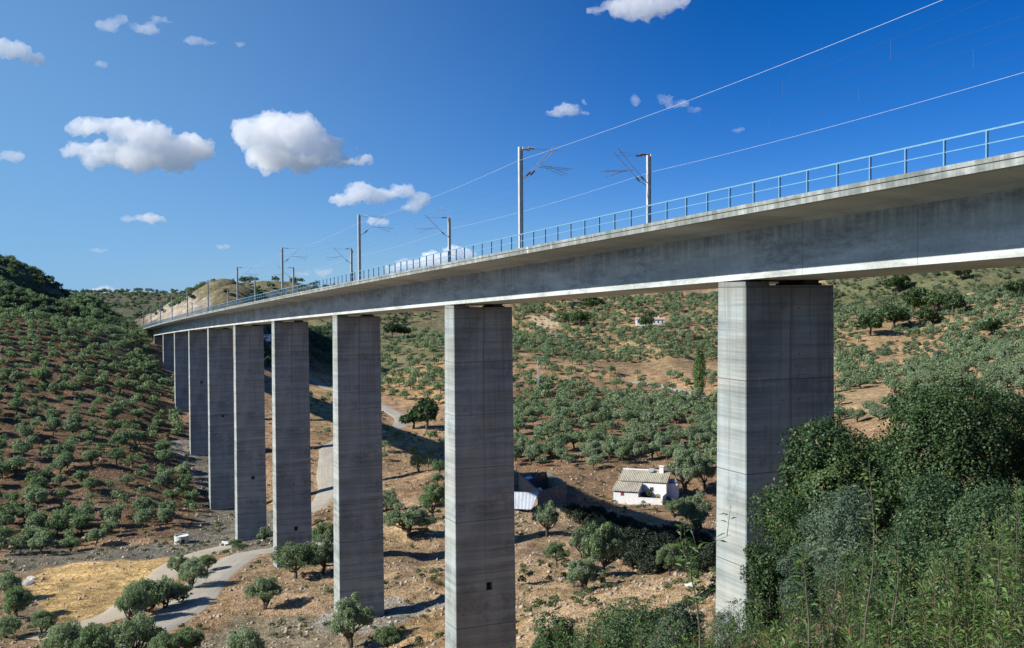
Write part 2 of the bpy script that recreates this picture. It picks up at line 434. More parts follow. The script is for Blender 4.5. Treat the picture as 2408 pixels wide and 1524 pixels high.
M = {}
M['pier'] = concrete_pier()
M['deck'] = concrete_deck('deck_concrete', 1.6, .8)
M['edge'] = concrete_deck('edge_concrete', 1.05, 1.1)
M['ground'] = ground_mat()
M['road'] = road_mat('gravel_road', (.27, .25, .205), (.43, .395, .325))
M['track'] = road_mat('dirt_track', (.33, .285, .21), (.48, .42, .32))
M['path'] = road_mat('earth_path', (.42, .29, .15), (.55, .40, .22))
M['bearing'] = plain('bearing_rubber', (.035, .035, .035), .8)
M['rail_paint'] = plain('blue_railing_paint', (.13, .29, .42), .5, 0, .12, 6)
M['steel'] = plain('galvanised_steel', (.50, .52, .50), .55, .25, .15, 2)
M['arm'] = plain('cantilever_steel', (.34, .37, .37), .5, .4, .15, 2)
M['insul'] = plain('brown_porcelain', (.07, .035, .025), .3, 0, .2, 8)
M['wire'] = plain('bright_wire', (.62, .66, .66), .4, .3, .05)
M['copper'] = plain('dark_wire', (.10, .11, .11), .5, .3, .05)
M['rail'] = plain('rail_steel', (.16, .12, .10), .5, .5)
M['ballast'] = plain('ballast_stone', (.20, .18, .165), .95, 0, .45, 14)
M['bark'] = plain('olive_bark', (.085, .07, .055), .95, 0, .35, 5)
M['olive'] = leaf_mat('olive_leaf', (.11, .165, .085), (.20, .27, .15), (.30, .36, .23), .36, .6)
M['olive_pale'] = leaf_mat('olive_leaf_pale', (.15, .205, .13), (.25, .31, .20), (.34, .39, .28), .36, .6)
M['oak'] = leaf_mat('holm_oak_leaf', (.022, .048, .018), (.048, .092, .032), (.105, .155, .05), .2, .5, (.965, (.20, .12, .05)), .3)
M['far_tree'] = leaf_mat('far_leaf', (.05, .09, .05), (.10, .16, .09), (.17, .23, .14), .25, .7)
M['wild'] = leaf_mat('wild_olive_leaf', (.065, .105, .07), (.115, .165, .11), (.18, .23, .165), .25, .6)
M['willow'] = leaf_mat('willow_leaf', (.045, .09, .028), (.095, .17, .05), (.19, .28, .085), .38, .5, (.945, (.24, .10, .045)), .3)
M['mastic'] = leaf_mat('mastic_leaf', (.035, .070, .034), (.070, .125, .055), (.14, .195, .085), .24, .5, (.975, (.24, .11, .05)), .3)
M['poplar'] = leaf_mat('poplar_leaf', (.06, .13, .035), (.10, .20, .055), (.16, .27, .08), .3, .5)
M['scrub'] = leaf_mat('scrub_leaf', (.07, .105, .05), (.13, .165, .08), (.21, .22, .12), .25, .8)
M['hilltop'] = leaf_mat('hilltop_leaf', (.085, .125, .065), (.14, .19, .105), (.20, .25, .15), .35, .8)
M['shaded_bush'] = leaf_mat('shade_dark_leaf', (.010, .018, .010), (.020, .034, .018), (.038, .058, .028), .08, .6)  # near-black leaves: the shade of the hollow is put into their colour
M['dry'] = leaf_mat('dry_stalk', (.18, .12, .06), (.34, .24, .12), (.50, .38, .20), .2, .85)
M['stem'] = plain('shrub_stem', (.10, .085, .065), .9, 0, .3, 12)
M['palestem'] = plain('pale_stem', (.22, .22, .17), .8, 0, .25, 12)
M['rock'] = plain('loose_stone', (.33, .28, .215), .95, 0, .4, 1.2)

# ------------------------------------------------------------------ levelled places: roads and pier pads
ROAD_PX = {
 'main': [(236,1530),(300,1498),(372,1455),(440,1410),(492,1366),(530,1335),(580,1309),(640,1293),(700,1282),(742,1277),(800,1268),(850,1262)],
 'upper': [(771,1050),(772,1070),(768,1110),(771,1137),(759,1168),(737,1190),(700,1205),(650,1215)],
 'valley': [(726,889),(752,902),(777,915),(830,933),(880,948),(915,962),(945,982),(938,1000),(912,1010),(880,1016),(830,1025),(785,1038),(771,1052)],
 'right': [(1351,868),(1410,878),(1471,888),(1530,896),(1576,902),(1623,915),(1670,930)],
 'track': [(541,1283),(495,1298),(446,1314),(410,1335),(384,1355),(346,1383),(290,1418),(235,1444),(150,1472),(70,1500)],
 'path': [(2030,734),(2090,728),(2140,719),(2180,709),(2225,700),(2258,692),(2310,682),(2359,675),(2420,668)],
}
ROAD_XY = {k: densify(gpoly(v), 3.0) for k, v in ROAD_PX.items()}
ROAD_W = {'main': 4.2, 'upper': 3.2, 'valley': 3.2, 'right': 2.6, 'track': 3.6, 'path': 1.6}
for k in ROAD_XY: FLAT.append((ROAD_XY[k][::2], ROAD_W[k] + .8))
for t in [T1 + 45 * i for i in range(10)]:
    a = bridge(t - 1, DC, 0); b_ = bridge(t + 4, DC, 0); FLAT.append(([tuple(a[:2]), tuple(b_[:2])], 4.5))
a = bridge(455, DC, 0); b_ = bridge(760, DC, 0); FLAT.append(([tuple(a[:2]), tuple(b_[:2])], 7.0))

def inpoly(x, y, poly):
    c = np.zeros(np.shape(x), bool); n = len(poly)
    for i in range(n):
        x0, y0 = poly[i]; x1, y1 = poly[(i + 1) % n]
        k = ((y0 > y) != (y1 > y)) & (x < (x1 - x0) * (y - y0) / (y1 - y0 + 1e-12) + x0)
        c ^= k
    return c
ZONES = []      # (polygon in world xy, colour, weed amount)
def zone(pts, col, veg): ZONES.append((gpoly(pts), col, veg))
zone([(-320,600),(0,625),(60,645),(120,668),(180,700),(240,755),(330,800),(380,900),(400,1000),(480,1050),(500,1180),(430,1262),(200,1275),(-320,1275)], (.20,.127,.08), .35)
ZONES.append(([(-420,430),(-260,425),(-205,440),(-190,480),(-215,540),(-240,600),(-420,640)], (.10,.115,.07), .8))
zone([(150,650),(175,672),(182,690),(172,690),(140,655)], (.50,.41,.28), .1)
zone([(200,760),(300,775),(350,830),(380,900),(250,860)], (.15,.12,.085), .5)
zone([(190,692),(440,694),(430,745),(300,760),(245,748)], (.15,.135,.11), .6)
zone([(395,1040),(500,1035),(560,1180),(640,1200),(760,1260),(640,1290),(540,1300),(440,1308),(250,1318),(0,1345),(0,1290),(240,1285),(410,1268),(500,1190)], (.205,.185,.15), .5)
zone([(380,1055),(445,1030),(495,1060),(490,1078),(390,1075)], (.34,.30,.24), .1)
zone([(58,1350),(90,1335),(140,1324),(250,1315),(390,1309),(420,1316),(372,1350),(335,1396),(250,1432),(180,1462),(140,1466),(100,1442),(66,1384)], (.60,.405,.175), .25)
zone([(0,1345),(60,1340),(70,1390),(110,1450),(180,1470),(100,1500),(0,1520)], (.32,.24,.15), .5)
zone([(640,1300),(760,1300),(790,1440),(720,1460),(620,1470),(560,1440),(540,1400),(570,1340)], (.40,.275,.165), .6)
zone([(560,1440),(720,1455),(790,1500),(900,1490),(880,1540),(420,1540)], (.27,.225,.155), .55)
zone([(715,1450),(790,1436),(905,1405),(1050,1398),(1050,1412),(985,1440),(905,1478),(740,1490)], (.36,.335,.28), .1)
zone([(905,1240),(1050,1215),(1050,1400),(985,1398),(905,1405)], (.44,.305,.18), .4)
zone([(1050,1440),(1210,1440),(1230,1524),(880,1530),(900,1490),(985,1445)], (.47,.31,.16), .5)
zone([(1205,1200),(1330,1180),(1440,1180),(1440,1320),(1300,1330),(1205,1340)], (.38,.265,.165), .5)
zone([(1205,1340),(1440,1330),(1962,1330),(1962,1450),(1205,1540)], (.44,.31,.185), .55)
zone([(890,800),(1206,790),(1206,960),(960,955),(890,935)], (.44,.285,.15), .35)
zone([(885,1000),(960,1000),(1206,1010),(1206,1110),(890,1080)], (.46,.30,.165), .4)
zone([(720,860),(780,862),(780,1000),(720,1000)], (.42,.29,.15), .5)
zone([(1205,700),(1962,690),(1962,880),(1205,830)], (.33,.225,.125), .6)
zone([(1240,740),(1305,738),(1315,770),(1300,775),(1250,768)], (.52,.40,.25), .0)
zone([(1300,775),(1345,795),(1340,800),(1290,780)], (.40,.37,.31), .0)
zone([(1205,830),(1400,865),(1962,880),(1962,950),(1500,930),(1300,900),(1205,870)], (.40,.26,.14), .5)
zone([(1205,870),(1300,900),(1962,950),(1962,1180),(1205,1180)], (.27,.17,.10), .45)
zone([(1205,1040),(1300,1060),(1300,1110),(1205,1090)], (.27,.155,.09), .3)
zone([(1960,640),(2420,600),(2420,700),(2200,715),(1960,750)], (.145,.15,.075), .9)
zone([(1960,750),(2200,715),(2420,700),(2420,830),(1960,840)], (.38,.255,.14), .55)
zone([(1960,840),(2420,830),(2420,990),(1960,990)], (.41,.285,.16), .5)
zone([(295,772),(362,786),(388,950),(415,1040),(380,940),(335,835)], (.17,.13,.09), .6)
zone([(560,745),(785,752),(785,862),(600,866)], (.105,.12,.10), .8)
zone([(880,728),(960,730),(1005,770),(965,792),(880,800)], (.085,.085,.09), .3)  # shade on the rock cut, painted in as dark blue-grey ground
def cutting_zone():
    # the rock side of the railway cutting beyond the far abutment
    a = bridge(np.array([470, 500, 560, 640, 720]), DC + 7, 0)[:, :2]; b2 = bridge(np.array([720, 640, 560, 500, 470]), DC + 24, 0)[:, :2]
    ZONES.append(([tuple(p) for p in a] + [tuple(p) for p in b2], (.36, .315, .25), .3))
    a = bridge(np.array([470, 560, 720]), DC + 24, 0)[:, :2]; b2 = bridge(np.array([720, 560, 470]), DC + 190, 0)[:, :2]
    ZONES.append(([tuple(p) for p in a] + [tuple(p) for p in b2], (.20, .175, .10), .85))
cutting_zone()

def build_ground():
    ys = [-60.]
    while ys[-1] < 3600: ys.append(ys[-1] + .9 + .0085 * max(ys[-1], 0))
    ys = np.array(ys); us = np.linspace(-1, 1, 431)
    us = np.sign(us) * np.abs(us) ** 1.25
    Y, U = np.meshgrid(ys, us, indexing='ij'); X = U * (130 + .9 * np.maximum(Y, 0))
    Z = H(X, Y)
    x = X.ravel(); y = Y.ravel()
    # zone borders wander a little
    wx = x + fbm(x / 7, y / 7, 31, 3) * 7; wy = y + fbm(x / 7, y / 7, 41, 3) * 7
    col = np.tile(np.array([.37, .24, .14, 1.]), (len(x), 1)); veg = np.full(len(x), .5)
    far = np.hypot(x, y) > 760
    col[far, :3] = (.13, .125, .085); veg[far] = .8
    nearm = np.hypot(x, y) < 75
    col[nearm, :3] = (.20, .16, .10)
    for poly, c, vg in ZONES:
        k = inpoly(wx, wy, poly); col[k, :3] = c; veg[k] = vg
    nr, nc = Y.shape
    idx = np.arange(nr * nc).reshape(nr, nc)
    Fq = np.stack([idx[:-1, :-1], idx[:-1, 1:], idx[1:, 1:], idx[1:, :-1]], -1).reshape(-1, 4)
    me = mesh_np('ground', np.stack([x, y, Z.ravel()], 1), Fq, {'zone': col, 'veg': veg})
    o = link('ground', me, M['ground'], smooth=True)
    tag(o, 'brown hilly ground of the olive valley under the viaduct', 'ground', kind='structure')
build_ground()

def build_road(key, name, label, mat, lift=.16):
    c = ROAD_XY[key]; w = ROAD_W[key]
    t = np.gradient(c, axis=0); t /= np.linalg.norm(t, axis=1)[:, None] + 1e-9
    nrm = np.stack([-t[:, 1], t[:, 0]], 1)
    L = np.concatenate([[0], np.cumsum(np.linalg.norm(np.diff(c, axis=0), axis=1))])
    cols = np.linspace(-1, 1, 7); V = []; UV = []
    for i, q in enumerate(cols):
        wob = w * (1 + .18 * fbm(L / 6, np.full(len(L), i * 0 + (0 if q < 0 else 50)), 77, 3)) if abs(q) == 1 else w
        xy = c + nrm * (q * wob)[:, None] if not np.isscalar(wob) else c + nrm * (q * wob)
        z = H(xy[:, 0], xy[:, 1]) + (lift if abs(q) < 1 else -.12)
        V.append(np.column_stack([xy, z])); UV.append(np.column_stack([L, np.full(len(L), q)]))
    V = np.stack(V, 1).reshape(-1, 3); UV = np.stack(UV, 1).reshape(-1, 2)
    n = len(c); idx = np.arange(n * 7).reshape(n, 7)
    Fq = np.stack([idx[:-1, :-1], idx[:-1, 1:], idx[1:, 1:], idx[1:, :-1]], -1).reshape(-1, 4)
    me = mesh_np(name, V, Fq, uv=UV)
    bm = bmesh.new(); bm.from_mesh(me); bmesh.ops.recalc_face_normals(bm, faces=bm.faces)
    if sum(f.normal.z for f in bm.faces) < 0: bmesh.ops.reverse_faces(bm, faces=bm.faces)
    bm.to_mesh(me); bm.free()
    tag(link(name, me, mat, smooth=True), label, 'road', kind='structure')
build_road('main', 'road', 'grey gravel road curving past the fourth pier to the bottom left', M['road'])
build_road('upper', 'road', 'gravel road bending down between the third and fourth piers', M['road'])
build_road('valley', 'road', 'gravel road with a hairpin in the valley behind the piers', M['road'])
build_road('right', 'road', 'faint grey road across the slope behind the white farmhouse', M['road'], .25)
build_road('track', 'road', 'pale dirt track along the edge of the yellow field', M['track'])
build_road('path', 'path', 'thin orange earth path across the scrub hill on the right', M['path'], .3)

# ------------------------------------------------------------------ viaduct
T_END = 458.0; T_BEG = -30.0
VIA = empty('railway_viaduct', tuple(bridge(225, DC, -50)), 0, 'long concrete railway viaduct on tall rectangular piers crossing the olive valley', 'viaduct')
VIA.location = (0, 0, 0)
def sweep(section, t0, t1, step, name, mat, parent, closed=True, caps=True):
    """section: list of (d, h) going round; u = metres along, v = height over the girder underside"""
    ts = np.arange(t0, t1 + .01, step); n = len(section); V = []; UV = []
    sec = section + [section[0]] if closed else section
    m = len(sec); per = np.concatenate([[0], np.cumsum([math.dist(sec[i], sec[i + 1]) for i in range(m - 1)])])
    for t in ts:
        for (d, h) in sec: V.append(bridge(t, d, h)); UV.append((t, h - HB))
    V = np.array(V); UV = np.array(UV); k = len(ts); idx = np.arange(k * m).reshape(k, m)
    Fq = np.stack([idx[:-1, :-1], idx[1:, :-1], idx[1:, 1:], idx[:-1, 1:]], -1).reshape(-1, 4)
    me = bpy.data.meshes.new(name)
    faces = [tuple(int(q) for q in f) for f in Fq]
    if caps and closed:
        faces.append(tuple(int(q) for q in idx[0, :n])); faces.append(tuple(int(q) for q in idx[-1, :n][::-1]))
    me.from_pydata([tuple(v) for v in V], [], faces)
    l = me.uv_layers.new(name='UVMap')
    li = np.empty(len(me.loops), np.int32); me.loops.foreach_get('vertex_index', li)
    l.data.foreach_set('uv', UV[li].astype(np.float32).ravel())
    me.update()
    bm = bmesh.new(); bm.from_mesh(me); bmesh.ops.remove_doubles(bm, verts=bm.verts, dist=1e-4); bmesh.ops.recalc_face_normals(bm, faces=bm.faces); bm.to_mesh(me); bm.free()
    return link(name, me, mat, parent)
B0, B1 = DP, DP + PW
E1 = 2 * DC - DE
sec = [(B0, HB), (B1, HB), (B1, HFB - .22), (B1 + .5, HFB - .06), (E1 - .35, HFB + .02), (E1 - .35, HFT - .12), (DE + .35, HFT - .12), (DE + .35, HFB + .02), (B0 - .5, HFB - .06), (B0, HFB - .22)]
sweep(sec, T_BEG, T_END, 4.0, 'girder', M['deck'], VIA)
def edge(d0, s):
    # edge beam: lower face, a shadow groove and a coping that stands a little proud
    q = [(d0 + s * .35, HFB), (d0, HFB), (d0, HFB + .235), (d0 + s * .03, HFB + .245), (d0 + s * .03, HFB + .262), (d0 - s * .035, HFB + .272),
         (d0 - s * .035, HFT), (d0 + s * .35, HFT)]
    return q
sweep(edge(DE, 1), T_BEG, T_END, 4.0, 'edge_beam', M['edge'], VIA)
sweep(edge(E1, -1), T_BEG, T_END, 4.0, 'edge_beam', M['edge'], VIA)

def pier_mesh(hgt, hatch):
    """local x along the bridge, y across, z up with 0 at the pier head; near (dark) end at x=0"""
    bx, by = .0088, .0031
    def xy(z):
        e = -z
        return -bx * e, PT_ + bx * e, -PW / 2 - by * e, PW / 2 + by * e
    zs = [0.] + [-(k) for k in np.arange(4, hgt, 6.0)] + [-hgt]
    V = []; Fs = []
    def ring(z): x0, x1, y0, y1 = xy(z); return [(x0, y0, z), (x1, y0, z), (x1, y1, z), (x0, y1, z)]
    c = .05
    def ring8(z):
        x0, x1, y0, y1 = xy(z)
        return [(x0 + c, y0, z), (x1 - c, y0, z), (x1, y0 + c, z), (x1, y1 - c, z), (x1 - c, y1, z), (x0 + c, y1, z), (x0, y1 - c, z), (x0, y0 + c, z)]
    for z in zs: V += ring8(z)
    n = len(zs)
    hi = None
    if hatch:
        for i in range(n - 1):
            if zs[i] >= -hatch > zs[i + 1]: hi = i
    for i in range(n - 1):
        for k in range(8):
            if i == hi and k == 6:
                # near face with a real recessed opening
                a = [8 * i + 7, 8 * i + 6, 8 * (i + 1) + 6, 8 * (i + 1) + 7]
                zc = -hatch; x0 = xy(zc)[0]; w = .3; h = .38; yc = .35; o = len(V)
                for dx in (0, 1.0):
                    for (yy, zz) in ((yc - w, zc + h), (yc + w, zc + h), (yc + w, zc - h), (yc - w, zc - h)):
                        V.append((xy(zz)[0] + dx, yy, zz))
                for q in range(4):
                    q2 = (q + 1) % 4
                    Fs.append((a[q], a[q2], o + q2, o + q)); Fs.append((o + q, o + q2, o + 4 + q2, o + 4 + q))
                Fs.append((o + 4, o + 5, o + 6, o + 7))
                continue
            k2 = (k + 1) % 8
            Fs.append((8 * i + k, 8 * i + k2, 8 * (i + 1) + k2, 8 * (i + 1) + k))
    Fs.append(tuple(range(8))); Fs.append(tuple(8 * (n - 1) + k for k in range(8))[::-1])
    me = bpy.data.meshes.new('pier'); me.from_pydata(V, [], Fs); me.update()
    bm = bmesh.new(); bm.from_mesh(me); bmesh.ops.recalc_face_normals(bm, faces=bm.faces); bm.to_mesh(me); bm.free()
    return me
HATCH = {2: 26.4, 4: 36.0, 5: 32.5, 6: 22.0, 7: 15.0}
PIERS = []
for i in range(10):
    t = T1 + 45 * i; top = bridge(t, DC, HB); zt = top[2] - .30
    corners = [bridge(t + a, DC + b_, 0) for a in (-.5, 3) for b_ in (-3.3, 3.3)]
    zb = min(float(H(cn[0], cn[1])) for cn in corners) - 1.0
    head = bhead(t)
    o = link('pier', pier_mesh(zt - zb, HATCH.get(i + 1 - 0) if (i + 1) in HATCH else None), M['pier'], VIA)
    # local x -> along (-sin, cos); local y -> across (cos, sin): swap handled by a mirrored-free matrix
    ax = Vector((-math.sin(head), math.cos(head), 0)); ay = Vector((math.cos(head), math.sin(head), 0))
    # local frame (x along, y across) is left-handed with z up, so build the mesh with y negated below
    me = o.data
    for v in me.vertices: v.co.y = -v.co.y
    me.flip_normals()
    ay = -ay
    o.matrix_world = Matrix(((ax.x, ay.x, 0, top[0]), (ax.y, ay.y, 0, top[1]), (0, 0, 1, zt), (0, 0, 0, 1)))
    PIERS.append((t, zt, zb))
    if i < 8:
        mb = MB(); mb.box(.02, PT_ - .02, PW / 2 - 1.55, PW / 2 - .02, -.01, .19); p = mb.build('bearing_plinth', M['pier'], o)
        mb = MB(); mb.box(.35, PT_ - .35, PW / 2 - 1.25, PW / 2 - .45, .19, .315); mb.build('bearing', M['bearing'], o)
        mb = MB(); mb.box(.12, PT_ - .12, -PW / 2 + .75, -PW / 2 + 2.1, -.01, .12); mb.box(.12, PT_ - .12, -PW / 2 + .95, -PW / 2 + 1.9, .12, .315); mb.build('bearing', M['bearing'], o)
# abutment
t = T_END - 1.0
mb = MB(); fr = lambda tt, d, h: tuple(bridge(tt, d, h))
vs = [fr(t - 1.2, B0 - .6, -14), fr(t - 1.2, B1 + .6, -14), fr(t + 5, B1 + .6, -14), fr(t + 5, B0 - .6, -14),
      fr(t - 1.2, B0 - .6, HB - .1), fr(t - 1.2, B1 + .6, HB - .1), fr(t + 5, B1 + .6, HB - .1), fr(t + 5, B0 - .6, HB - .1)]
mb.add(vs, [(0,3,2,1),(4,5,6,7),(0,1,5,4),(1,2,6,5),(2,3,7,6),(3,0,4,7)])
vs = [fr(t + 1.1, DE + .1, HB - 3), fr(t + 1.1, E1 - .1, HB - 3), fr(t + 5, E1 - .1, HB - 3), fr(t + 5, DE + .1, HB - 3),
      fr(t + 1.1, DE + .1, HFT), fr(t + 1.1, E1 - .1, HFT), fr(t + 5, E1 - .1, HFT), fr(t + 5, DE + .1, HFT)]
mb.add(vs, [(0,3,2,1),(4,5,6,7),(0,1,5,4),(1,2,6,5),(2,3,7,6),(3,0,4,7)])
mb.build('abutment', M['pier'], VIA)

# track on the deck
TRK = empty('railway_track', (0, 0, 0), 0, 'double railway track on stone ballast along the top of the viaduct', 'track')
def ballast():
    ts = np.arange(T_BEG, 760, 2.0); prof = [(-5.0, .0), (-4.6, .10), (-4.0, .30), (-2, .33), (0, .30), (2, .33), (4.0, .30), (4.6, .10), (5.0, .0)]
    V = []
    for t in ts:
        for k, (d, h) in enumerate(prof): V.append(bridge(t, DC + d + random.uniform(-.1, .1), HFT - .115 + h + (random.uniform(-.04, .05) if 0 < k < 8 else 0)))
    m = len(prof); k = len(ts); idx = np.arange(k * m).reshape(k, m)
    Fq = np.stack([idx[:-1, :-1], idx[:-1, 1:], idx[1:, 1:], idx[1:, :-1]], -1).reshape(-1, 4)
    link('ballast', mesh_np('ballast', np.array(V), Fq), M['ballast'], TRK)
ballast()
for d in (-2.35 - .75, -2.35 + .75, 2.35 - .75, 2.35 + .75):
    mb = MB(); mb.tube([tuple(bridge(t, DC + d, HFT + .32)) for t in np.arange(T_BEG, 760, 8)], .06, 4); mb.build('rail', M['rail'], TRK)
# cable trough and stones kicked up against the coping (seen as a ragged line above the edge)
def stones():
    V = []; Fs = []; n = 0
    for t in np.arange(-25, 200, .21):
        r = random.uniform(.03, .075); c = bridge(t + random.uniform(-.1, .1), DE + random.uniform(.3, .5), HFT + r * .4)
        for dx, dy, dz in ((1,0,0),(-1,0,0),(0,1,0),(0,-1,0),(0,0,1),(0,0,-1)):
            V.append(c + np.array((dx, dy, dz)) * r * random.uniform(.7, 1.2))
        for f in ((0,2,4),(2,1,4),(1,3,4),(3,0,4),(2,0,5),(1,2,5),(3,1,5),(0,3,5)): Fs.append([n + q for q in f])
        n += 6
    o = link('ballast_stone', mesh_np('ballast_stone', np.array(V), np.array(Fs)), M['ballast'], TRK); tag(o, kind='stuff')
stones()

# railings
def railing(d, label, t_first, spacing, big):
    R = empty('railing', (0, 0, 0), 0, label, 'railing')
    ts = np.arange(T_BEG + 2, T_END + 1, 6.0)
    def bar(h, w, hh, name):
        mb = MB(); V = []
        for t in ts:
            for (a, b_) in ((-w, -hh), (w, -hh), (w, hh), (-w, hh)): V.append(tuple(bridge(t, d + a, h + b_)))
        fs = []
        for i in range(len(ts) - 1):
            for k in range(4): fs.append((4 * i + k, 4 * i + (k + 1) % 4, 4 * i + 4 + (k + 1) % 4, 4 * i + 4 + k))
        fs.append((0, 1, 2, 3)); fs.append(tuple(4 * (len(ts) - 1) + k for k in (3, 2, 1, 0)))
        mb.add(V, fs); mb.build(name, M['rail_paint'], R)
    bar(HR - .03, .035, .03, 'top_rail'); bar(HFT + .52, .018, .018, 'middle_rail')
    k0 = math.ceil((T_BEG + 3 - t_first) / spacing); tt = t_first + spacing * np.arange(k0, int((T_END - t_first) / spacing) + 1)
    vis = [t for t in tt if t > 17]; hidden = [t for t in tt if t <= 17]
    parts = vis[:big]; rest = hidden + vis[big:]
    me = None
    hgt = HR - .061 - HFT
    for t in parts:
        if me is None:
            mb = MB(); mb.box(-.03, .03, -.045, .045, 0, hgt); mb.box(-.07, .07, -.07, .07, 0, .015); me = mb.mesh('post'); me.materials.append(M['rail_paint'])
        o = link('post', me, None, R); o.location = tuple(bridge(t, d, HFT)); o.rotation_euler = (0, 0, bhead(t) + math.pi / 2)
    mb = MB()
    for t in rest:
        c = bridge(t, d, HFT); h = bhead(t)
        mb.box(-.03, .03, -.045, .045, 0, hgt, Matrix.Translation(Vector(c)) @ Matrix.Rotation(h + math.pi / 2, 4, 'Z'))
    tag(mb.build('post', M['rail_paint'], R), kind='stuff')
railing(DE + .16, 'blue metal railing along the near edge of the viaduct deck', 23.0, 1.9, 100)
railing(E1 - .16, 'blue metal railing along the far edge of the viaduct deck behind the tracks', 23.4, 1.9, 60)

# ------------------------------------------------------------------ catenary masts and wires
SM, TM, DN, DF, HTOP = 46.0875, 71.167, 31.515, 42.540, 13.556
def insul(mb, a, b_):
    a = Vector(a); b_ = Vector(b_); n = 8
    pts = [a.lerp(b_, k / (2 * n)) for k in range(2 * n + 1)]
    mb.tube(pts, [.035 if k % 2 == 0 else .085 for k in range(2 * n + 1)], 7)
def mast_parts(root, double, weight):
    """local x points from the mast towards the tracks, z up from the deck"""
    h = HTOP - HFT
    pole = MB()
    for (x0, x1, y0, y1) in ((-.15, -.135, -.13, .13), (.135, .15, -.13, .13), (-.135, .135, -.012, .012)):
        pole.box(x0, x1, y0, y1, .02, h)
    pole.build('pole', M['steel'], root)
    b_ = MB(); b_.box(-.28, .28, -.24, .24, 0, .05); b_.box(-.20, .20, -.02, .02, .05, .35); b_.build('base_plate', M['steel'], root)
    for s in ((-.38, .38) if double else (0.,)):
        dy = .28 * (1 if s > 0 else -1) if double else 0
        lo = (.15, dy, h - 2.35); a = (.62, s, h - 2.12); knee = (2.0, s, h - 1.05); tip = (3.0, s, h + .12 + (.15 if s > 0 else 0))
        arm = MB(); arm.tube([(.1, dy, h - 2.4), a], .032); arm.tube([(.1, dy, h - .10), (.42, s, h - .10)], .05)
        arm.tube([(.85, s, h - 1.9), tip], .026); arm.tube([(1.05, s, h - .13), (tip[0] - .1, s, tip[2] - .30)], .014)
        arm.tube([(1.55, s, h - 1.38), (4.15, s, h - 1.52)], .024); arm.tube([(2.2, s, h - 1.42), (3.7, s, h - 1.95)], .016); arm.tube([(3.4, s, h - 1.5), (3.7, s, h - 1.9)], .010)
        arm.build('cantilever_arm', M['arm'], root)
        ins = MB(); insul(ins, a, (.98, s, h - 1.78)); insul(ins, (.42, s, h - .10), (.98, s, h - .13)); ins.build('insulator', M['insul'], root)
    if weight:
        w = MB(); w.tube([(-.02, .32, 2.4), (-.02, .32, 4.3)], .14, 10); w.build('counterweight', M['insul'], root)
        w = MB(); w.tube([(-.02, .32, 4.3), (-.02, .32, h - .6)], .012); w.build('weight_cable', M['copper'], root)
        w = MB(); w.tube([(-.02, .26, h - .6), (-.02, .38, h - .6)], .20, 14); w.build('pulley', M['arm'], root)
def copytree(o, parent=None):
    c = o.copy(); COL.objects.link(c)
    if parent is not None: c.parent = parent
    for ch in list(o.children): copytree(ch, c)
    return c
NAMES = {0: 'nearest', 1: 'second', 2: 'third', 3: 'fourth', 4: 'fifth', 5: 'sixth', 6: 'seventh', 7: 'eighth', 8: 'ninth', 9: 'tenth', 10: 'eleventh', 11: 'twelfth'}
def masts():
    proto = {}
    for side in (0, 1):
        for i in range(-1, 10 if side == 0 else 8):
            t = TM + SM * i; d = (DN, DF)[side]
            if t < 15: pass
            kind = (i == 0, i == 2)
            loc = tuple(bridge(t, d, HFT - (.1 if t < T_END else -.0)))
            rz = bhead(t) + (0 if side == 0 else math.pi)
            if kind in proto:
                r = copytree(proto[kind]); r.location = loc; r.rotation_euler = (0, 0, rz)
            else:
                r = empty('catenary_mast', loc, rz); mast_parts(r, *kind); proto[kind] = r
            sd = 'near' if side == 0 else 'far'
            if i == -1: lab = f'steel catenary mast on the {sd} side above the first pier, beyond the frame'
            elif i == 0: lab = f'tall steel catenary mast with doubled arms, largest on the {sd} side of the deck'
            elif i == 2: lab = f'steel catenary mast with hanging counterweights on the {sd} side of the deck'
            else: lab = f'grey catenary mast on the {sd} side of the deck, {NAMES[i]} counting from the largest one'
            tag(r, lab, 'catenary mast', 'catenary masts along the %s side of the tracks' % sd)
masts()
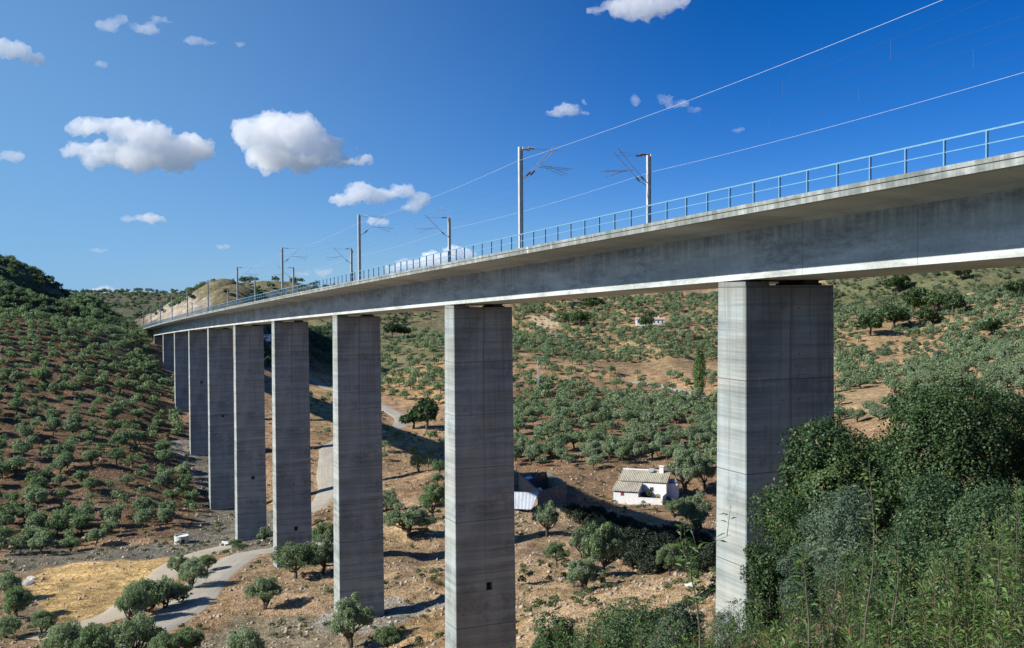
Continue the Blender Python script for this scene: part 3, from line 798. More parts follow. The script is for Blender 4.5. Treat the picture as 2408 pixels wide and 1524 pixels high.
def wires():
    def span(d, h, sag, r, tl, name, lab, mat):
        mb = MB(); tt = [TM + SM * k for k in tl]; pts = []
        for a, b_ in zip(tt[:-1], tt[1:]):
            for k in range(12):
                u = k / 12; t = a + (b_ - a) * u; pts.append(tuple(bridge(t, d, h - sag * 4 * u * (1 - u))))
        pts.append(tuple(bridge(tt[-1], d, h)))
        mb.tube(pts, r, 5); tag(mb.build(name, mat), lab, 'wire', 'wires strung between the catenary masts')
    span(DN - .22, HTOP - 1.15, .32, 0.0095, range(-1, 10), 'feeder_wire', 'bright feeder wire along the near masts, the upper pale line in the sky', M['wire'])
    span(DF + .22, HTOP - 1.50, .32, 0.0095, range(-1, 8), 'feeder_wire', 'bright feeder wire along the far masts, the lower pale line in the sky', M['wire'])
    for side in (0, 1):
        d = (DN + 3.0, DF - 3.0)[side]; sd = ('near', 'far')[side]
        r = empty('overhead_line', (0, 0, 0), 0, f'thin dark overhead contact line with droppers above the {sd} track', 'overhead line', 'wires strung between the catenary masts')
        m1 = MB(); m2 = MB(); m3 = MB()
        for k in range(-1, 8):
            a = TM + SM * k; b_ = a + SM; P = []
            for j in range(13):
                u = j / 12; P.append(tuple(bridge(a + SM * u, d, HTOP - .35 - .75 * 4 * u * (1 - u))))
            m1.tube(P, .0042, 4); m2.tube([tuple(bridge(a, d + .2, HTOP - 1.75)), tuple(bridge(b_, d - .2, HTOP - 1.75))], .0042, 4)
            for j in (1, 3, 5, 7, 9, 11):
                u = j / 12; m3.tube([tuple(bridge(a + SM * u, d, HTOP - .35 - .75 * 4 * u * (1 - u))), tuple(bridge(a + SM * u, d, HTOP - 1.75))], .003, 4)
        m1.build('carrier_wire', M['copper'], r); m2.build('contact_wire', M['copper'], r); m3.build('dropper_wire', M['copper'], r)
wires()
#%%PART2
# ------------------------------------------------------------------ foliage generators
def leaf_quads(C, N, L, Wd, rng, up=0.0):
    """C centres (n,3), N facing (n,3), L length, Wd width arrays -> diamond leaves"""
    n = len(C); N = N / (np.linalg.norm(N, axis=1)[:, None] + 1e-9)
    R = rng.normal(size=(n, 3)); R[:, 2] += up
    A = R - N * (R * N).sum(1)[:, None]; A /= np.linalg.norm(A, axis=1)[:, None] + 1e-9
    B = np.cross(N, A)
    L = np.broadcast_to(L, n)[:, None]; Wd = np.broadcast_to(Wd, n)[:, None]
    bend = N * L * .12
    V = np.stack([C - A * L / 2 - bend, C + B * Wd / 2, C + A * L / 2 - bend, C - B * Wd / 2], 1).reshape(-1, 3)
    return V, np.arange(4 * n).reshape(n, 4)
def rdir(n, rng):
    v = rng.normal(size=(n, 3)); return v / np.linalg.norm(v, axis=1)[:, None]
def crown_points(rng, nl, nlobes, rx, rz, zc, lobe, squash=.8, flat=.35, shell=(.72, 1.06)):
    """leaf positions over a crown made of uneven clumps, with gaps between the clumps"""
    Cs = []
    for i in range(nlobes):
        d = rdir(1, rng)[0]; d[2] = abs(d[2]) * 1.0 - flat; d /= np.linalg.norm(d)
        rr = rng.uniform(.25, 1.0) ** .6 * (1.18 if rng.random() < .22 else 1)
        Cs.append((d[0] * rx * rr, d[1] * rx * rr, zc + d[2] * rz * rr, lobe * rng.uniform(.5, 1.35) * (.7 if rr > 1 else 1)))
    Cs = np.array(Cs)
    k = rng.choice(nlobes, nl, p=(Cs[:, 3] ** 2) / (Cs[:, 3] ** 2).sum())
    D = rdir(nl, rng); r = Cs[k, 3] * rng.uniform(*shell, nl)
    r *= 1 + .28 * np.sin(D[:, 0] * 5 + k) * np.sin(D[:, 1] * 5 + 2 * k)
    P = Cs[k, :3] + D * r[:, None] * np.array([1, 1, squash])
    # thin out what lies deep inside other clumps
    keep = np.ones(nl, bool)
    for j in range(nlobes):
        q = np.linalg.norm((P - Cs[j, :3]) / np.array([1, 1, squash]), axis=1) < Cs[j, 3] * .62
        keep &= ~(q & (k != j) & (rng.random(nl) < .75))
    return P[keep], D[keep], k[keep], Cs
def crown_mesh(name, seed, nl, nlobes, rx, rz, zc, lobe, L, W, spread=.75, squash=.8, flat=.35, rndmix=.45, up=0.):
    rng = np.random.default_rng(seed)
    P, D, k, Cs = crown_points(rng, nl, nlobes, rx, rz, zc, lobe, squash, flat)
    n = len(P); V, Fq = leaf_quads(P, D + rng.normal(size=(n, 3)) * spread, L * rng.uniform(.7, 1.3, n), W * rng.uniform(.7, 1.3, n), rng, up)
    lob = rng.random(nlobes)[k]
    r = np.clip(rndmix * rng.random(n) + (1 - rndmix) * lob, 0, 1); odd = rng.random(n)
    r = np.where(odd > .965, .97 + .03 * rng.random(n), np.minimum(r, .93))
    return mesh_np(name, V, Fq, {'rnd': np.repeat(r, 4)}), Cs
def trunk_mesh(name, seed, Cs, h0, r0, nb=6, lean=.3, twin=False):
    rng = np.random.default_rng(seed + 500); mb = MB()
    stems = 2 if twin else 1
    order = rng.permutation(len(Cs))
    for s in range(stems):
        lx, ly = rng.uniform(-lean, lean, 2)
        p = [(0 + s * .15, 0, -.5), (lx * .3 + s * .15, ly * .3, h0 * .45), (lx + s * .5, ly, h0)]
        mb.tube(p, [r0 * 1.25, r0 * .9, r0 * .7], 7)
        for j in order[s * nb:(s + 1) * nb]:
            c = Cs[j % len(Cs)]; a = np.array(p[-1]); e = c[:3]; m = (a + e) / 2 + rng.normal(size=3) * .18 - np.array([0, 0, .1])
            mb.tube([tuple(a), tuple(m), tuple(e)], [r0 * .55, r0 * .34, r0 * .12], 5)
    return mb.mesh(name)

OL = []
def make_olives():
    for s in range(7):
        me, Cs = crown_mesh('crown', 100 + s, 3400, 24 + s, 1.75, 1.6, 2.15, .74, .33, .18, flat=.10)
        me.materials.append(M['olive'] if s % 3 else M['olive_pale'])
        tm = trunk_mesh('trunk', s, Cs, 1.0, .20, 6, .35, s % 3 == 1); tm.materials.append(M['bark'])
        OL.append((me, tm))
make_olives()
OLH = []
def make_olives_fine():
    for s in range(4):
        me, Cs = crown_mesh('crown', 300 + s, 14000, 46, 2.05, 1.75, 1.95, .52, .19, .09, .9, flat=.06, up=.6)
        me.materials.append(M['olive'] if s % 2 else M['olive_pale'])
        tm = trunk_mesh('trunk', 40 + s, Cs, .75, .20, 8, .4, s % 2 == 0); tm.materials.append(M['bark'])
        OLH.append((me, tm))
make_olives_fine()
OLB = []
def make_bushes():
    for s in range(4):
        me, Cs = crown_mesh('crown', 340 + s, 12000, 40, 1.95, 1.55, 1.35, .6, .19, .09, .85, flat=.02)
        me.materials.append(M['olive'] if s % 2 else M['olive_pale'])
        tm = trunk_mesh('trunk', 60 + s, Cs, .5, .16, 8, .5, True); tm.materials.append(M['bark'])
        OLB.append((me, tm))
make_bushes()
def place_tree(kind, x, y, width, seed, label, cat, group, name='olive_tree', z=None, hs=1.0):
    rng = random.Random(seed)
    me, tm = kind[rng.randrange(len(kind))] if isinstance(kind, list) else kind
    z = float(H(x, y)) if z is None else z
    r = empty(name, (x, y, z), rng.uniform(0, 6.28), label, cat, group)
    s = width / 5.0; r.scale = (s * rng.uniform(.86, 1.14), s * rng.uniform(.86, 1.14), s * hs * rng.uniform(.82, 1.2))
    c = link('crown', me, None, r); t = link('trunk', tm, None, r)
    return r
TAKEN = []
def put(px, py, wpx, label, seed, kind=None, cat='olive tree', group=None, name='olive_tree', hs=1.0):
    q = ground_at(px, py); wdt = wpx * 1.06 / F * q[1]
    TAKEN.append((q[0], q[1], wdt * .5))
    return place_tree(kind or OLH, q[0], q[1], wdt, seed, label, cat, group, name, None, hs)

# hand-placed olive trees on the valley floor (photo position of the trunk foot, crown width)
g1 = 'olive trees around the piers on the valley floor'
put(622, 1433, 82, 'leaning olive tree with a thick forked trunk on the bank beside the fourth pier', 1, OLH[0], group=g1, hs=1.25)
put(695, 1362, 108, 'bushy olive tree in front of the foot of the fourth pier', 2, OLH[1], group=g1, hs=1.2)
put(758, 1350, 86, 'small round olive tree just left of the lit face of the third pier', 3, OLH[2], group=g1, hs=1.15)
put(768, 1302, 78, 'upright olive tree between the fourth and third piers by the road', 4, OLH[3], group=g1, hs=1.25)
put(826, 1523, 98, 'round olive tree in front of the foot of the third pier', 5, OLH[0], group=g1, hs=1.25)
put(912, 1535, 72, 'narrow bushy olive tree right of the foot of the third pier', 6, OLH[3], group=g1, hs=1.2)
put(962, 1264, 122, 'wide twin-stemmed olive tree on the bank between the third and second piers', 7, OLH[2], group=g1, hs=.9)
put(1018, 1222, 82, 'olive tree partly behind the second pier next to the twin-stemmed olive', 8, OLH[1], group=g1, hs=1.2)
put(912, 1222, 62, 'olive tree half hidden by the right edge of the third pier', 9, OLH[0], group=g1, hs=1.2)
put(624, 1276, 40, 'small olive tree at the right corner of the fifth pier foot', 10, OLH[0], group=g1, hs=1.25)
put(555, 1288, 34, 'low round olive bush at the left foot of the fifth pier', 11, OLH[1], group=g1, hs=.7)
put(487, 1343, 46, 'olive tree on the strip between the dirt track and the gravel road', 12, OLH[3], group=g1, hs=1.15)
put(421, 1360, 54, 'thin-trunked olive tree at the corner of the yellow field', 13, OLH[2], group=g1, hs=1.15)
g2 = 'olive bushes along the left side of the gravel road'
for i, (px, py, wd, lb) in enumerate([(452, 1383, 62, 'dense olive bush beside the gravel road, upper end of the roadside row'), (421, 1420, 52, 'olive bush beside the gravel road, second from the top of the roadside row'),
    (385, 1432, 70, 'olive bush in the middle of the roadside row, joined to the largest one'), (345, 1440, 92, 'largest olive bush of the row left of the gravel road'), (312, 1464, 74, 'olive bush at the lower left end of the roadside row')]):
    put(px, py, wd * 1.22, lb, 20 + i, OLB[i % 4], 'olive bush', g2, 'olive_bush', 1.15)
g3 = 'olive trees along the bottom left edge of the picture'
for i, (px, py, wd, lb) in enumerate([(20, 1410, 76, 'olive bush at the left frame edge beside the yellow field'), (42, 1455, 74, 'olive bush at the left frame edge below the yellow field'), (18, 1500, 70, 'olive bush lowest at the left frame edge'),
    (103, 1490, 62, 'round olive bush at the lower corner of the yellow field'), (160, 1545, 105, 'olive crown cut by the bottom edge near the left corner'), (230, 1560, 110, 'olive crown cut by the bottom edge, second from the left corner'),
    (322, 1552, 112, 'large olive crown at the bottom edge under the roadside bushes'), (437, 1548, 86, 'olive crown at the bottom edge where the gravel road leaves the picture'), (575, 1560, 100, 'olive crown cut by the bottom edge left of the third pier'), (388, 1565, 80, 'low olive crown at the bottom edge between two larger crowns')]):
    put(px, py, wd * 1.08, lb, 40 + i, OLB[i % 4], 'olive bush', g3, 'olive_bush', 1.2)
g4 = 'olive trees between the second and first piers'
for i, (px, py, wd, hs, lb) in enumerate([(1285, 1262, 66, 1.1, 'pale olive tree in front of the stone barn beside the second pier'), (1308, 1330, 56, 1.0, 'olive tree on the stony bank right of the second pier'), (1366, 1390, 84, 1.0, 'olive tree with a visible thin trunk standing on dry grass'),
    (1416, 1358, 118, 1.15, 'largest olive tree in front of the dark shade between second and first piers'), (1366, 1312, 48, 1.3, 'slender olive tree at the left edge of the dark shade'), (1574, 1352, 62, 1.2, 'cone-shaped pale olive bush left of the first pier'),
    (1632, 1262, 92, 1.1, 'broad olive tree below the farmhouse beside the first pier'), (1583, 1212, 44, .8, 'low olive bush below the right end of the white patio wall'), (1612, 1160, 80, 1.15, 'olive tree at the right-hand end of the farmhouse'),
    (1655, 1150, 62, 1.1, 'olive tree between the farmhouse and the lit face of the first pier')]):
    put(px, py, wd * 1.08, lb, 60 + i, OLH[i % 4], group=g4, hs=hs * 1.15)

g6 = 'dark bushes in the shaded stream bed below the farmhouse'
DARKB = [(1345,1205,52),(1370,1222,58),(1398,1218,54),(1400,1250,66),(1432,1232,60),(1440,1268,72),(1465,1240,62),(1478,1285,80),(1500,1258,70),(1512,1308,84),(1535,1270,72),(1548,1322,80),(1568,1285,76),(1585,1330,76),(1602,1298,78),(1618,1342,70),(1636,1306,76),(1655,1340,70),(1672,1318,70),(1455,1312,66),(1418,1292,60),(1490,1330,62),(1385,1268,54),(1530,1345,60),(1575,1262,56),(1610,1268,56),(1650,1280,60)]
SHADEM = []
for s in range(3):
    me, Cs = crown_mesh('crown', 760 + s, 4200, 26, 1.95, 1.3, 1.1, .8, .30, .20, .8, .85, .05); me.materials.append(M['shaded_bush'])
    tm = trunk_mesh('trunk', 76 + s, Cs, .4, .15, 6, .4, True); tm.materials.append(M['bark']); SHADEM.append((me, tm))
OAKM = []
for s in range(3):
    me, Cs = crown_mesh('crown', 700 + s, 3000, 22, 1.7, 1.4, 2.3, .8, .34, .22, .8, .85, .5); me.materials.append(M['oak'])
    tm = trunk_mesh('trunk', 70 + s, Cs, 1.2, .22, 6); tm.materials.append(M['bark']); OAKM.append((me, tm))
g5 = 'dark holm oaks on the slopes behind the viaduct'
for i, (px, py, wd, lb) in enumerate([(1003, 1010, 92, 'dark round holm oak below the hairpin of the valley road'), (972, 1008, 60, 'dark holm oak touching the hairpin of the valley road'), (922, 795, 46, 'dark green tree at the foot of the shaded rock cut beside the third pier'), (950, 792, 40, 'bright-edged dark tree right beside the shaded rock cut'),
    (1362, 768, 52, 'dark holm oak right of the pale quarry face'), (1338, 766, 40, 'smaller dark holm oak just right of the quarry face'), (1395, 730, 50, 'dark holm oak high on the slope under the girder'), (1320, 720, 46, 'dark holm oak above the quarry face'), (1520, 775, 44, 'dark tree below the long white farm building'),
    (2098, 775, 84, 'large dark holm oak with a visible trunk above the bare orange slope'), (2045, 790, 60, 'dark holm oak left of the large trunked one'), (2150, 742, 70, 'dark holm oak below the orange path'), (2195, 738, 76, 'broad dark holm oak under the middle of the orange path'),
    (2240, 740, 66, 'dark holm oak right of the broad one under the path'), (2180, 770, 52, 'dark holm oak down the gully from the path'), (2110, 688, 60, 'dark tree clump in the scrub above the orange path'), (2330, 790, 54, 'dark holm oak on the right-hand slope'), (2260, 660, 50, 'dark holm oak high in the scrub on the right'), (2390, 700, 58, 'dark holm oak by the right frame edge'),
    (532, 694, 17, 'single dark tree on the skyline above the bridge end'), (451, 706, 16, 'dark tree on the edge of the railway cutting'), (420, 700, 14, 'small dark tree above the pale cutting face')]):
    put(px, py, wd, lb, 200 + i, OAKM, 'holm oak', g5, 'holm_oak')
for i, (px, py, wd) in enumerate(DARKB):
    put(px, py + 6, wd, f"almost black bush in the shaded hollow below the farmhouse, {('left end', 'left half', 'middle', 'right half', 'pier end')[min(4, (px - 1330) // 70)]} of it", 260 + i, SHADEM, 'bush', g6, 'dark_bush', 1.0)
def poplar():
    rng = np.random.default_rng(5); n = 2600
    z = rng.uniform(.5, 9.5, n); r = (1.25 * np.sin(np.clip(z / 10, 0, 1) * math.pi) ** .6 + .15) * rng.uniform(.5, 1.05, n); a = rng.uniform(0, 6.28, n)
    P = np.stack([np.cos(a) * r, np.sin(a) * r, z], 1); D = np.stack([np.cos(a), np.sin(a), np.full(n, .3)], 1)
    V, Fq = leaf_quads(P, D + rng.normal(size=(n, 3)) * .8, .3, .22, rng)
    me = mesh_np('crown', V, Fq, {'rnd': np.repeat(rng.random(n) * .9, 4)}); me.materials.append(M['poplar'])
    mb = MB(); mb.tube([(0, 0, -.5), (0, 0, 4), (0, 0, 9)], [.18, .12, .03], 6); tm = mb.mesh('trunk'); tm.materials.append(M['bark']); return me, tm
put(1644, 935, 58, 'slim bright green poplar standing beside the first pier', 300, poplar(), 'poplar', None, 'poplar')

# ------------------------------------------------------------------ the groves
def region(pts): return gpoly(pts)
GROVES = [
 # polygon, spacing, keep, (crown m), kind, label, group
 (region([(-300,900),(200,905),(420,930),(450,1030),(400,1060),(480,1180),(430,1255),(200,1268),(-300,1262)]), 5.7, .95, (3.0, 6.2), 'olive', 'hill'),
 (region([(-300,690),(90,680),(170,705),(235,758),(330,800),(375,880),(420,932),(200,908),(-300,902)]), 4.5, .96, (3.3, 4.9), 'olive', 'hilltop'),
 (region([(322,786),(360,796),(384,950),(412,1035),(378,935),(335,832)]), 4.6, .97, (3.6, 5.0), 'olive', 'hilltop'),
 (region([(-220,1255),(200,1262),(300,1275),(60,1310),(-220,1310)]), 6.0, .8, (4.2, 6.0), 'olive', 'hillfoot'),
 (region([(885,790),(1207,780),(1207,965),(960,950),(885,930)]), 8.0, .95, (4.8, 6.2), 'olive', 'orchard'),
 (region([(885,1010),(960,1030),(1207,1030),(1207,1170),(960,1150),(885,1070)]), 8.5, .75, (4.2, 5.6), 'olive', 'below'),
 (region([(720,925),(780,935),(780,1040),(720,1050)]), 9, .6, (3.4, 4.6), 'olive', 'gap'),
 (region([(1205,705),(1963,660),(1963,835),(1205,835)]), 6.2, .92, (3.6, 6.6), 'olive', 'upper'),
 (region([(1205,835),(1400,862),(1963,880),(1963,940),(1500,935),(1300,905),(1205,880)]), 7.0, .8, (3.4, 6.0), 'olive', 'band'),
 (region([(1205,885),(1300,905),(1500,935),(1963,945),(1963,1140),(1590,1110),(1450,1100),(1350,1110),(1205,1110)]), 5.2, .93, (3.8, 6.6), 'olive', 'dense'),
 (region([(1960,640),(2420,590),(2420,700),(2200,708),(1960,745)]), 9.5, .5, (2.6, 5.0), 'scrub', 'scrub'),
 (region([(1960,735),(2200,712),(2420,690),(2420,830),(2230,820),(2000,860),(1960,850)]), 5.8, .92, (3.2, 6.0), 'olive', 'right'),
 (region([(1960,850),(2000,860),(2230,815),(2420,825),(2420,1000),(1960,1000)]), 4.9, .95, (3.8, 6.6), 'olive', 'rightlow'),
]
CLEAR = [gpoly([(1240,738),(1308,736),(1318,775),(1345,800),(1290,782),(1250,768)]), gpoly([(2020,800),(2100,785),(2190,800),(2230,830),(2150,860),(2050,860)]), gpoly([(1985,930),(2080,905),(2100,960),(1975,985)]),
         gpoly([(1390,855),(1640,850),(1680,880),(1400,872)]), gpoly([(1430,1095),(1600,1095),(1600,1215),(1430,1215)]), gpoly([(1205,1100),(1345,1100),(1345,1210),(1205,1210)]), gpoly([(1480,745),(1575,745),(1575,768),(1480,768)])]
def candidates():
    rng = np.random.default_rng(77); out = []
    roads = [(ROAD_XY[k][::3], ROAD_W[k]) for k in ROAD_XY]
    for gi, (poly, sp, keep, wd, kind, key) in enumerate(GROVES):
        P = np.array(poly); x0, y0 = P.min(0); x1, y1 = P.max(0)
        rot = .35 + gi * .21; c, s = math.cos(rot), math.sin(rot); R = math.hypot(x1 - x0, y1 - y0) / 2; mx, my = (x0 + x1) / 2, (y0 + y1) / 2
        n = int(R / sp) + 2
        I, J = np.meshgrid(np.arange(-n, n + 1), np.arange(-n, n + 1)); I = I.ravel() * sp; J = J.ravel() * sp
        x = mx + I * c - J * s + rng.normal(size=len(I)) * sp * .17; y = my + I * s + J * c + rng.normal(size=len(I)) * sp * .17
        dens = fbm(x / 45, y / 45, 60 + gi, 3)
        k = inpoly(x, y, poly) & (rng.random(len(x)) < keep * np.clip(1 + dens * 1.5, .2, 1.2))
        for q in CLEAR: k &= ~inpoly(x, y, q)
        for rp, rw in roads: k &= seg_dist(x, y, rp) > rw + 1.6
        for (tx, ty, tr) in TAKEN: k &= np.hypot(x - tx, y - ty) > tr + 1.8
        bx = np.array([bridge(t, DC, 0)[:2] for t in (0, 150, 300, 460)])
        for t in [T1 + 45 * i for i in range(10)]:
            b_ = bridge(t + 1.3, DC, 0); k &= np.hypot(x - b_[0], y - b_[1]) > 6.5
        x, y = x[k], y[k]
        for a, b_ in zip(x, y): out.append((a, b_, rng.uniform(*wd) * (.82 if rng.random() < .15 else 1), kind, key))
    return out
CAND = candidates()
xy = np.array([(c[0], c[1]) for c in CAND]); zz = H(xy[:, 0], xy[:, 1])
ppx, ppy, pd = project(np.column_stack([xy, zz + 1.5]))
sizes = np.array([c[2] for c in CAND]) * F / pd
infr = (ppx > -40) & (ppx < 2447) & (ppy > 0) & (ppy < 1600)
nearfr = (ppx > -420) & (ppx < 2800)
# hidden behind the piers?
hid = np.zeros(len(CAND), bool)
for i in range(10):
    t = T1 + 45 * i
    u0 = project(bridge(t + PT_, DP, -8))[0][0]; u1 = project(bridge(t, DP + PW, -8))[0][0]; dd = project(bridge(t, DP, 0))[2][0]
    hid |= (ppx > u0 + 3) & (ppx < u1 - 3) & (pd > dd)
order = np.argsort(-np.where(infr & ~hid, sizes, -1))
PLACE = {'hill': ('on the left hillside', 'olive trees of the left hillside grove'), 'hilltop': ('in the upper grove of the left hill', 'olive trees of the upper left grove'),
 'hillfoot': ('at the dark foot of the left hill', 'olive trees at the foot of the left hill'), 'orchard': ('in the spaced orchard behind the third pier', 'olive trees of the orchard behind the third pier'),
 'below': ('on the bank below the hairpin', 'olive trees below the hairpin'), 'gap': ('between the fourth and third piers', 'olive trees seen between the fourth and third piers'),
 'upper': ('high on the slope between second and first piers', 'olive trees of the upper orchard'), 'band': ('on the orange bank along the faint grey road', 'olive trees on the orange bank'),
 'dense': ('behind the farmhouse', 'olive trees of the grove behind the farmhouse'), 'right': ('on the orange slope right of the first pier', 'olive trees of the slope right of the first pier'),
 'rightlow': ('in the thick grove behind the oaks', 'olive trees of the thick grove right of the first pier'), 'scrub': ('in the scrub', 'shrubs of the upper right hill')}
NEAR = {'hill': [((427,1265),'above the round white water tank'),((470,1100),'beside the sixth and seventh piers'),((400,950),'beside the eighth pier'),((60,1230),'at its far left foot'),((60,1050),'half-way up at far left'),((230,1200),'above the yellow field'),((230,1000),'in its middle')],
 'hilltop': [((330,840),'beside the far bridge end'),((60,760),'near the left frame edge'),((200,800),'under the ridge')],
 'dense': [((1280,1080),'just above the stone barn'),((1500,1080),'close to its roof'),((1650,1090),'beside the first pier'),((1280,950),'near the power pole'),((1500,980),'half-way up'),((1640,960),'below the poplar')],
 'rightlow': [((2000,940),'close to the pier'),((2150,900),'just above the dark oak crowns'),((2380,860),'at the right frame edge')],
 'orchard': [((960,830),'in its upper rows'),((960,920),'in its lower rows')],
 'below': [((960,1060),'just under the road'),((960,1140),'lower down')]}
N_IND = 252
ind = []; rest = []
for r, i in enumerate(order):
    if CAND[i][3] == 'olive' and len(ind) < N_IND and infr[i] and not hid[i]: ind.append(i)
    else: rest.append(i)
rk = {}
ORD = 'first second third fourth fifth sixth seventh eighth ninth tenth eleventh twelfth'.split()
def base_label(n, i, depth=''):
    x, y, wd, kind, key = CAND[i]; where, grp = PLACE[key]; pale = n % 7 % 3 == 0
    size = 'large ' if wd > 5.3 else ('small ' if wd < 4.3 else '')
    w2 = ', ' + min(NEAR[key], key=lambda a: math.hypot(a[0][0] - ppx[i], a[0][1] - ppy[i]))[1] if key in NEAR else ''
    return f"{depth}{size}{'pale' if pale else 'green'} olive {where}{w2}"
LAB = {}
for n, i in enumerate(ind): LAB.setdefault(base_label(n, i), []).append((n, i))
FINAL = {}
for lab, mem in LAB.items():
    if len(mem) == 1: FINAL[mem[0][1]] = lab; continue
    mem.sort(key=lambda a: pd[a[1]])
    halves = [('', mem)] if len(mem) <= 7 else [('nearer ', mem[:len(mem) // 2]), ('farther ', mem[len(mem) // 2:])]
    for pre, mm in halves:
        mm = sorted(mm, key=lambda a: ppx[a[1]])
        for q, (n, i) in enumerate(mm):
            l = pre + lab + (f", {ORD[q]} from left" if q < 12 else ', rightmost ones')
            FINAL[i] = l if len(l.replace('-', ' ').replace(',', '').split()) <= 16 else (pre + lab).replace('in the thick grove behind the oaks', 'behind the oaks') + f", {ORD[min(q, 11)]} from left"
for n, i in enumerate(ind):
    x, y, wd, kind, key = CAND[i]
    place_tree(OL[n % 7], x, y, wd, 1000 + n, FINAL[i], 'olive tree', PLACE[key][1])

def mass(name, items, nleaf, L, W, mat, label, cat, seed, squash=.8, stem=True):
    rng = np.random.default_rng(seed); Vs = []; Fs = []; Rs = []; n0 = 0
    protos = []
    for s in range(10):
        P, D, k, Cs = crown_points(rng, nleaf, 11, 1.7, 1.4, 2.1, .95, squash, .1)
        n = len(P); protos.append((P, D, rng.random(11)[k] * .55, n))
    for (x, y, z, wd) in items:
        P, D, lob, n = protos[rng.integers(10)]; s = wd / 5.0; a = rng.uniform(0, 6.28); c, sn = math.cos(a), math.sin(a); Rm = np.array([[c, -sn, 0], [sn, c, 0], [0, 0, rng.uniform(.85, 1.15)]])
        Q = (P @ Rm.T) * s + (x, y, z); E_ = D @ Rm.T
        V, Fq = leaf_quads(Q, E_ + rng.normal(size=(n, 3)) * .7, L * s * rng.uniform(.7, 1.3, n), W * s * rng.uniform(.7, 1.3, n), rng)
        Vs.append(V); Fs.append(Fq + n0); n0 += len(V); Rs.append(np.repeat(np.clip(lob + rng.random(n) * .3 + rng.uniform(-.08, .2), 0, .93), 4))
        if stem:
            V2 = np.array([(-.12,0,-.3),(.12,0,-.3),(.10,0,2.2),(-.10,0,2.2),(0,-.12,-.3),(0,.12,-.3),(0,.10,2.2),(0,-.10,2.2)]) * s + (x, y, z)
            Vs.append(V2); Fs.append(np.array([[0,1,2,3],[4,5,6,7]]) + n0); n0 += 8; Rs.append(np.zeros(8))
    me = mesh_np(name, np.concatenate(Vs), np.concatenate(Fs), {'rnd': np.concatenate(Rs)})
    tag(link(name, me, mat), label, cat, kind='stuff')
its = [(CAND[i][0], CAND[i][1], zz[i], CAND[i][2]) for i in rest if CAND[i][3] == 'olive' and nearfr[i]]
mass('olive_grove', its, 330, .62, .42, M['olive'], 'the farther mass of grey-green olive trees covering the slopes behind the viaduct', 'olive grove', 5)
its = [(CAND[i][0], CAND[i][1], zz[i] - .4, CAND[i][2]) for i in rest if CAND[i][3] == 'scrub' and infr[i]]
def scatter(poly, n, seed, wd, dz=-.5):
    rng = np.random.default_rng(seed); P = np.array(poly); x = rng.uniform(P[:, 0].min(), P[:, 0].max(), n); y = rng.uniform(P[:, 1].min(), P[:, 1].max(), n)
    k = inpoly(x, y, poly) & (fbm(x / 30, y / 30, seed, 3) > rng.uniform(-.35, .15, n)); x, y = x[k], y[k]; z = H(x, y)
    return [(a, b, c + dz, rng.uniform(*wd)) for a, b, c in zip(x, y, z)]
def hilltop():
    rng = np.random.default_rng(92); n = 5200; x = rng.uniform(-340, -165, n); y = rng.uniform(400, 600, n); z = H(x, y)
    k = (z > -6 + 5 * fbm(x / 25, y / 25, 9, 3)) & (rng.random(n) < .75)
    x2 = rng.uniform(-196, -158, 420); y2 = rng.uniform(425, 480, 420); z2 = H(x2, y2); k2 = np.array([np.hypot(*(np.array(bridge(t, DC, 0)[:2]) - np.stack([x2, y2], 1)).T) > 9 for t in range(400, 520, 6)]).all(0)
    return [(a, b, c - .6, w_) for a, b, c, w_ in zip(x[k], y[k], z[k], rng.uniform(2.8, 4.8, n)[k])] + [(a, b, c - .5, rng.uniform(2.2, 3.8)) for a, b, c in zip(x2[k2], y2[k2], z2[k2])]
its += scatter(GROVES[10][0], 1400, 91, (1.2, 3.0)) +  scatter(region([(1205,690),(1400,690),(1400,760),(1320,770),(1205,770)]), 500, 93, (1.2, 2.8))
mass('slope_brush', scatter(GROVES[11][0], 1700, 96, (1.6, 3.8)) + scatter(GROVES[7][0], 1900, 97, (1.4, 3.6)) + scatter(GROVES[10][0], 1300, 98, (2.2, 4.5)) + scatter(region([(560,770),(785,752),(785,858),(600,862)]), 3200, 99, (2.0, 4.0)) + scatter(region([(880,730),(960,730),(1005,765),(965,790),(880,795)]), 70, 100, (2, 4)), 170, .75, .5, M['far_tree'], 'dark green brush dotted over the far slopes', 'brush', 26, .8, False)
its += scatter(region([(440,693),(560,676),(660,659),(760,676),(760,760),(560,740)]), 700, 94, (1.5, 3.5)) + scatter(region([(340,815),(420,900),(300,880)]), 120, 95, (2, 3.5), -.2)
mass('hilltop_scrub', hilltop(), 170, .75, .55, M['hilltop'], 'dark green scrub covering the crest of the left hill', 'scrub', 16, .75, False)
mass('hill_scrub', its, 130, .75, .55, M['scrub'], 'low olive-brown scrub covering the upper hill slopes', 'scrub', 6, .7, False)
def farwood():
    rng = np.random.default_rng(8); out = []
    x = rng.uniform(-700, 900, 9000); y = rng.uniform(620, 1300, 9000); z = H(x, y)
    u, v, d = project(np.column_stack([x, y, z]))
    k = (u > -60) & (u < 1010) & (v < 900) & (fbm(x / 60, y / 60, 17, 3) > rng.uniform(-.5, .1, len(x)))
    return [(a, b, c - .3, rng.uniform(4, 7)) for a, b, c in zip(x[k], y[k], z[k])]
mass('far_woodland', farwood(), 90, 1.0, .75, M['far_tree'], 'dark green woodland covering the far hills beyond the bridge end', 'woodland', 9, .75, False)

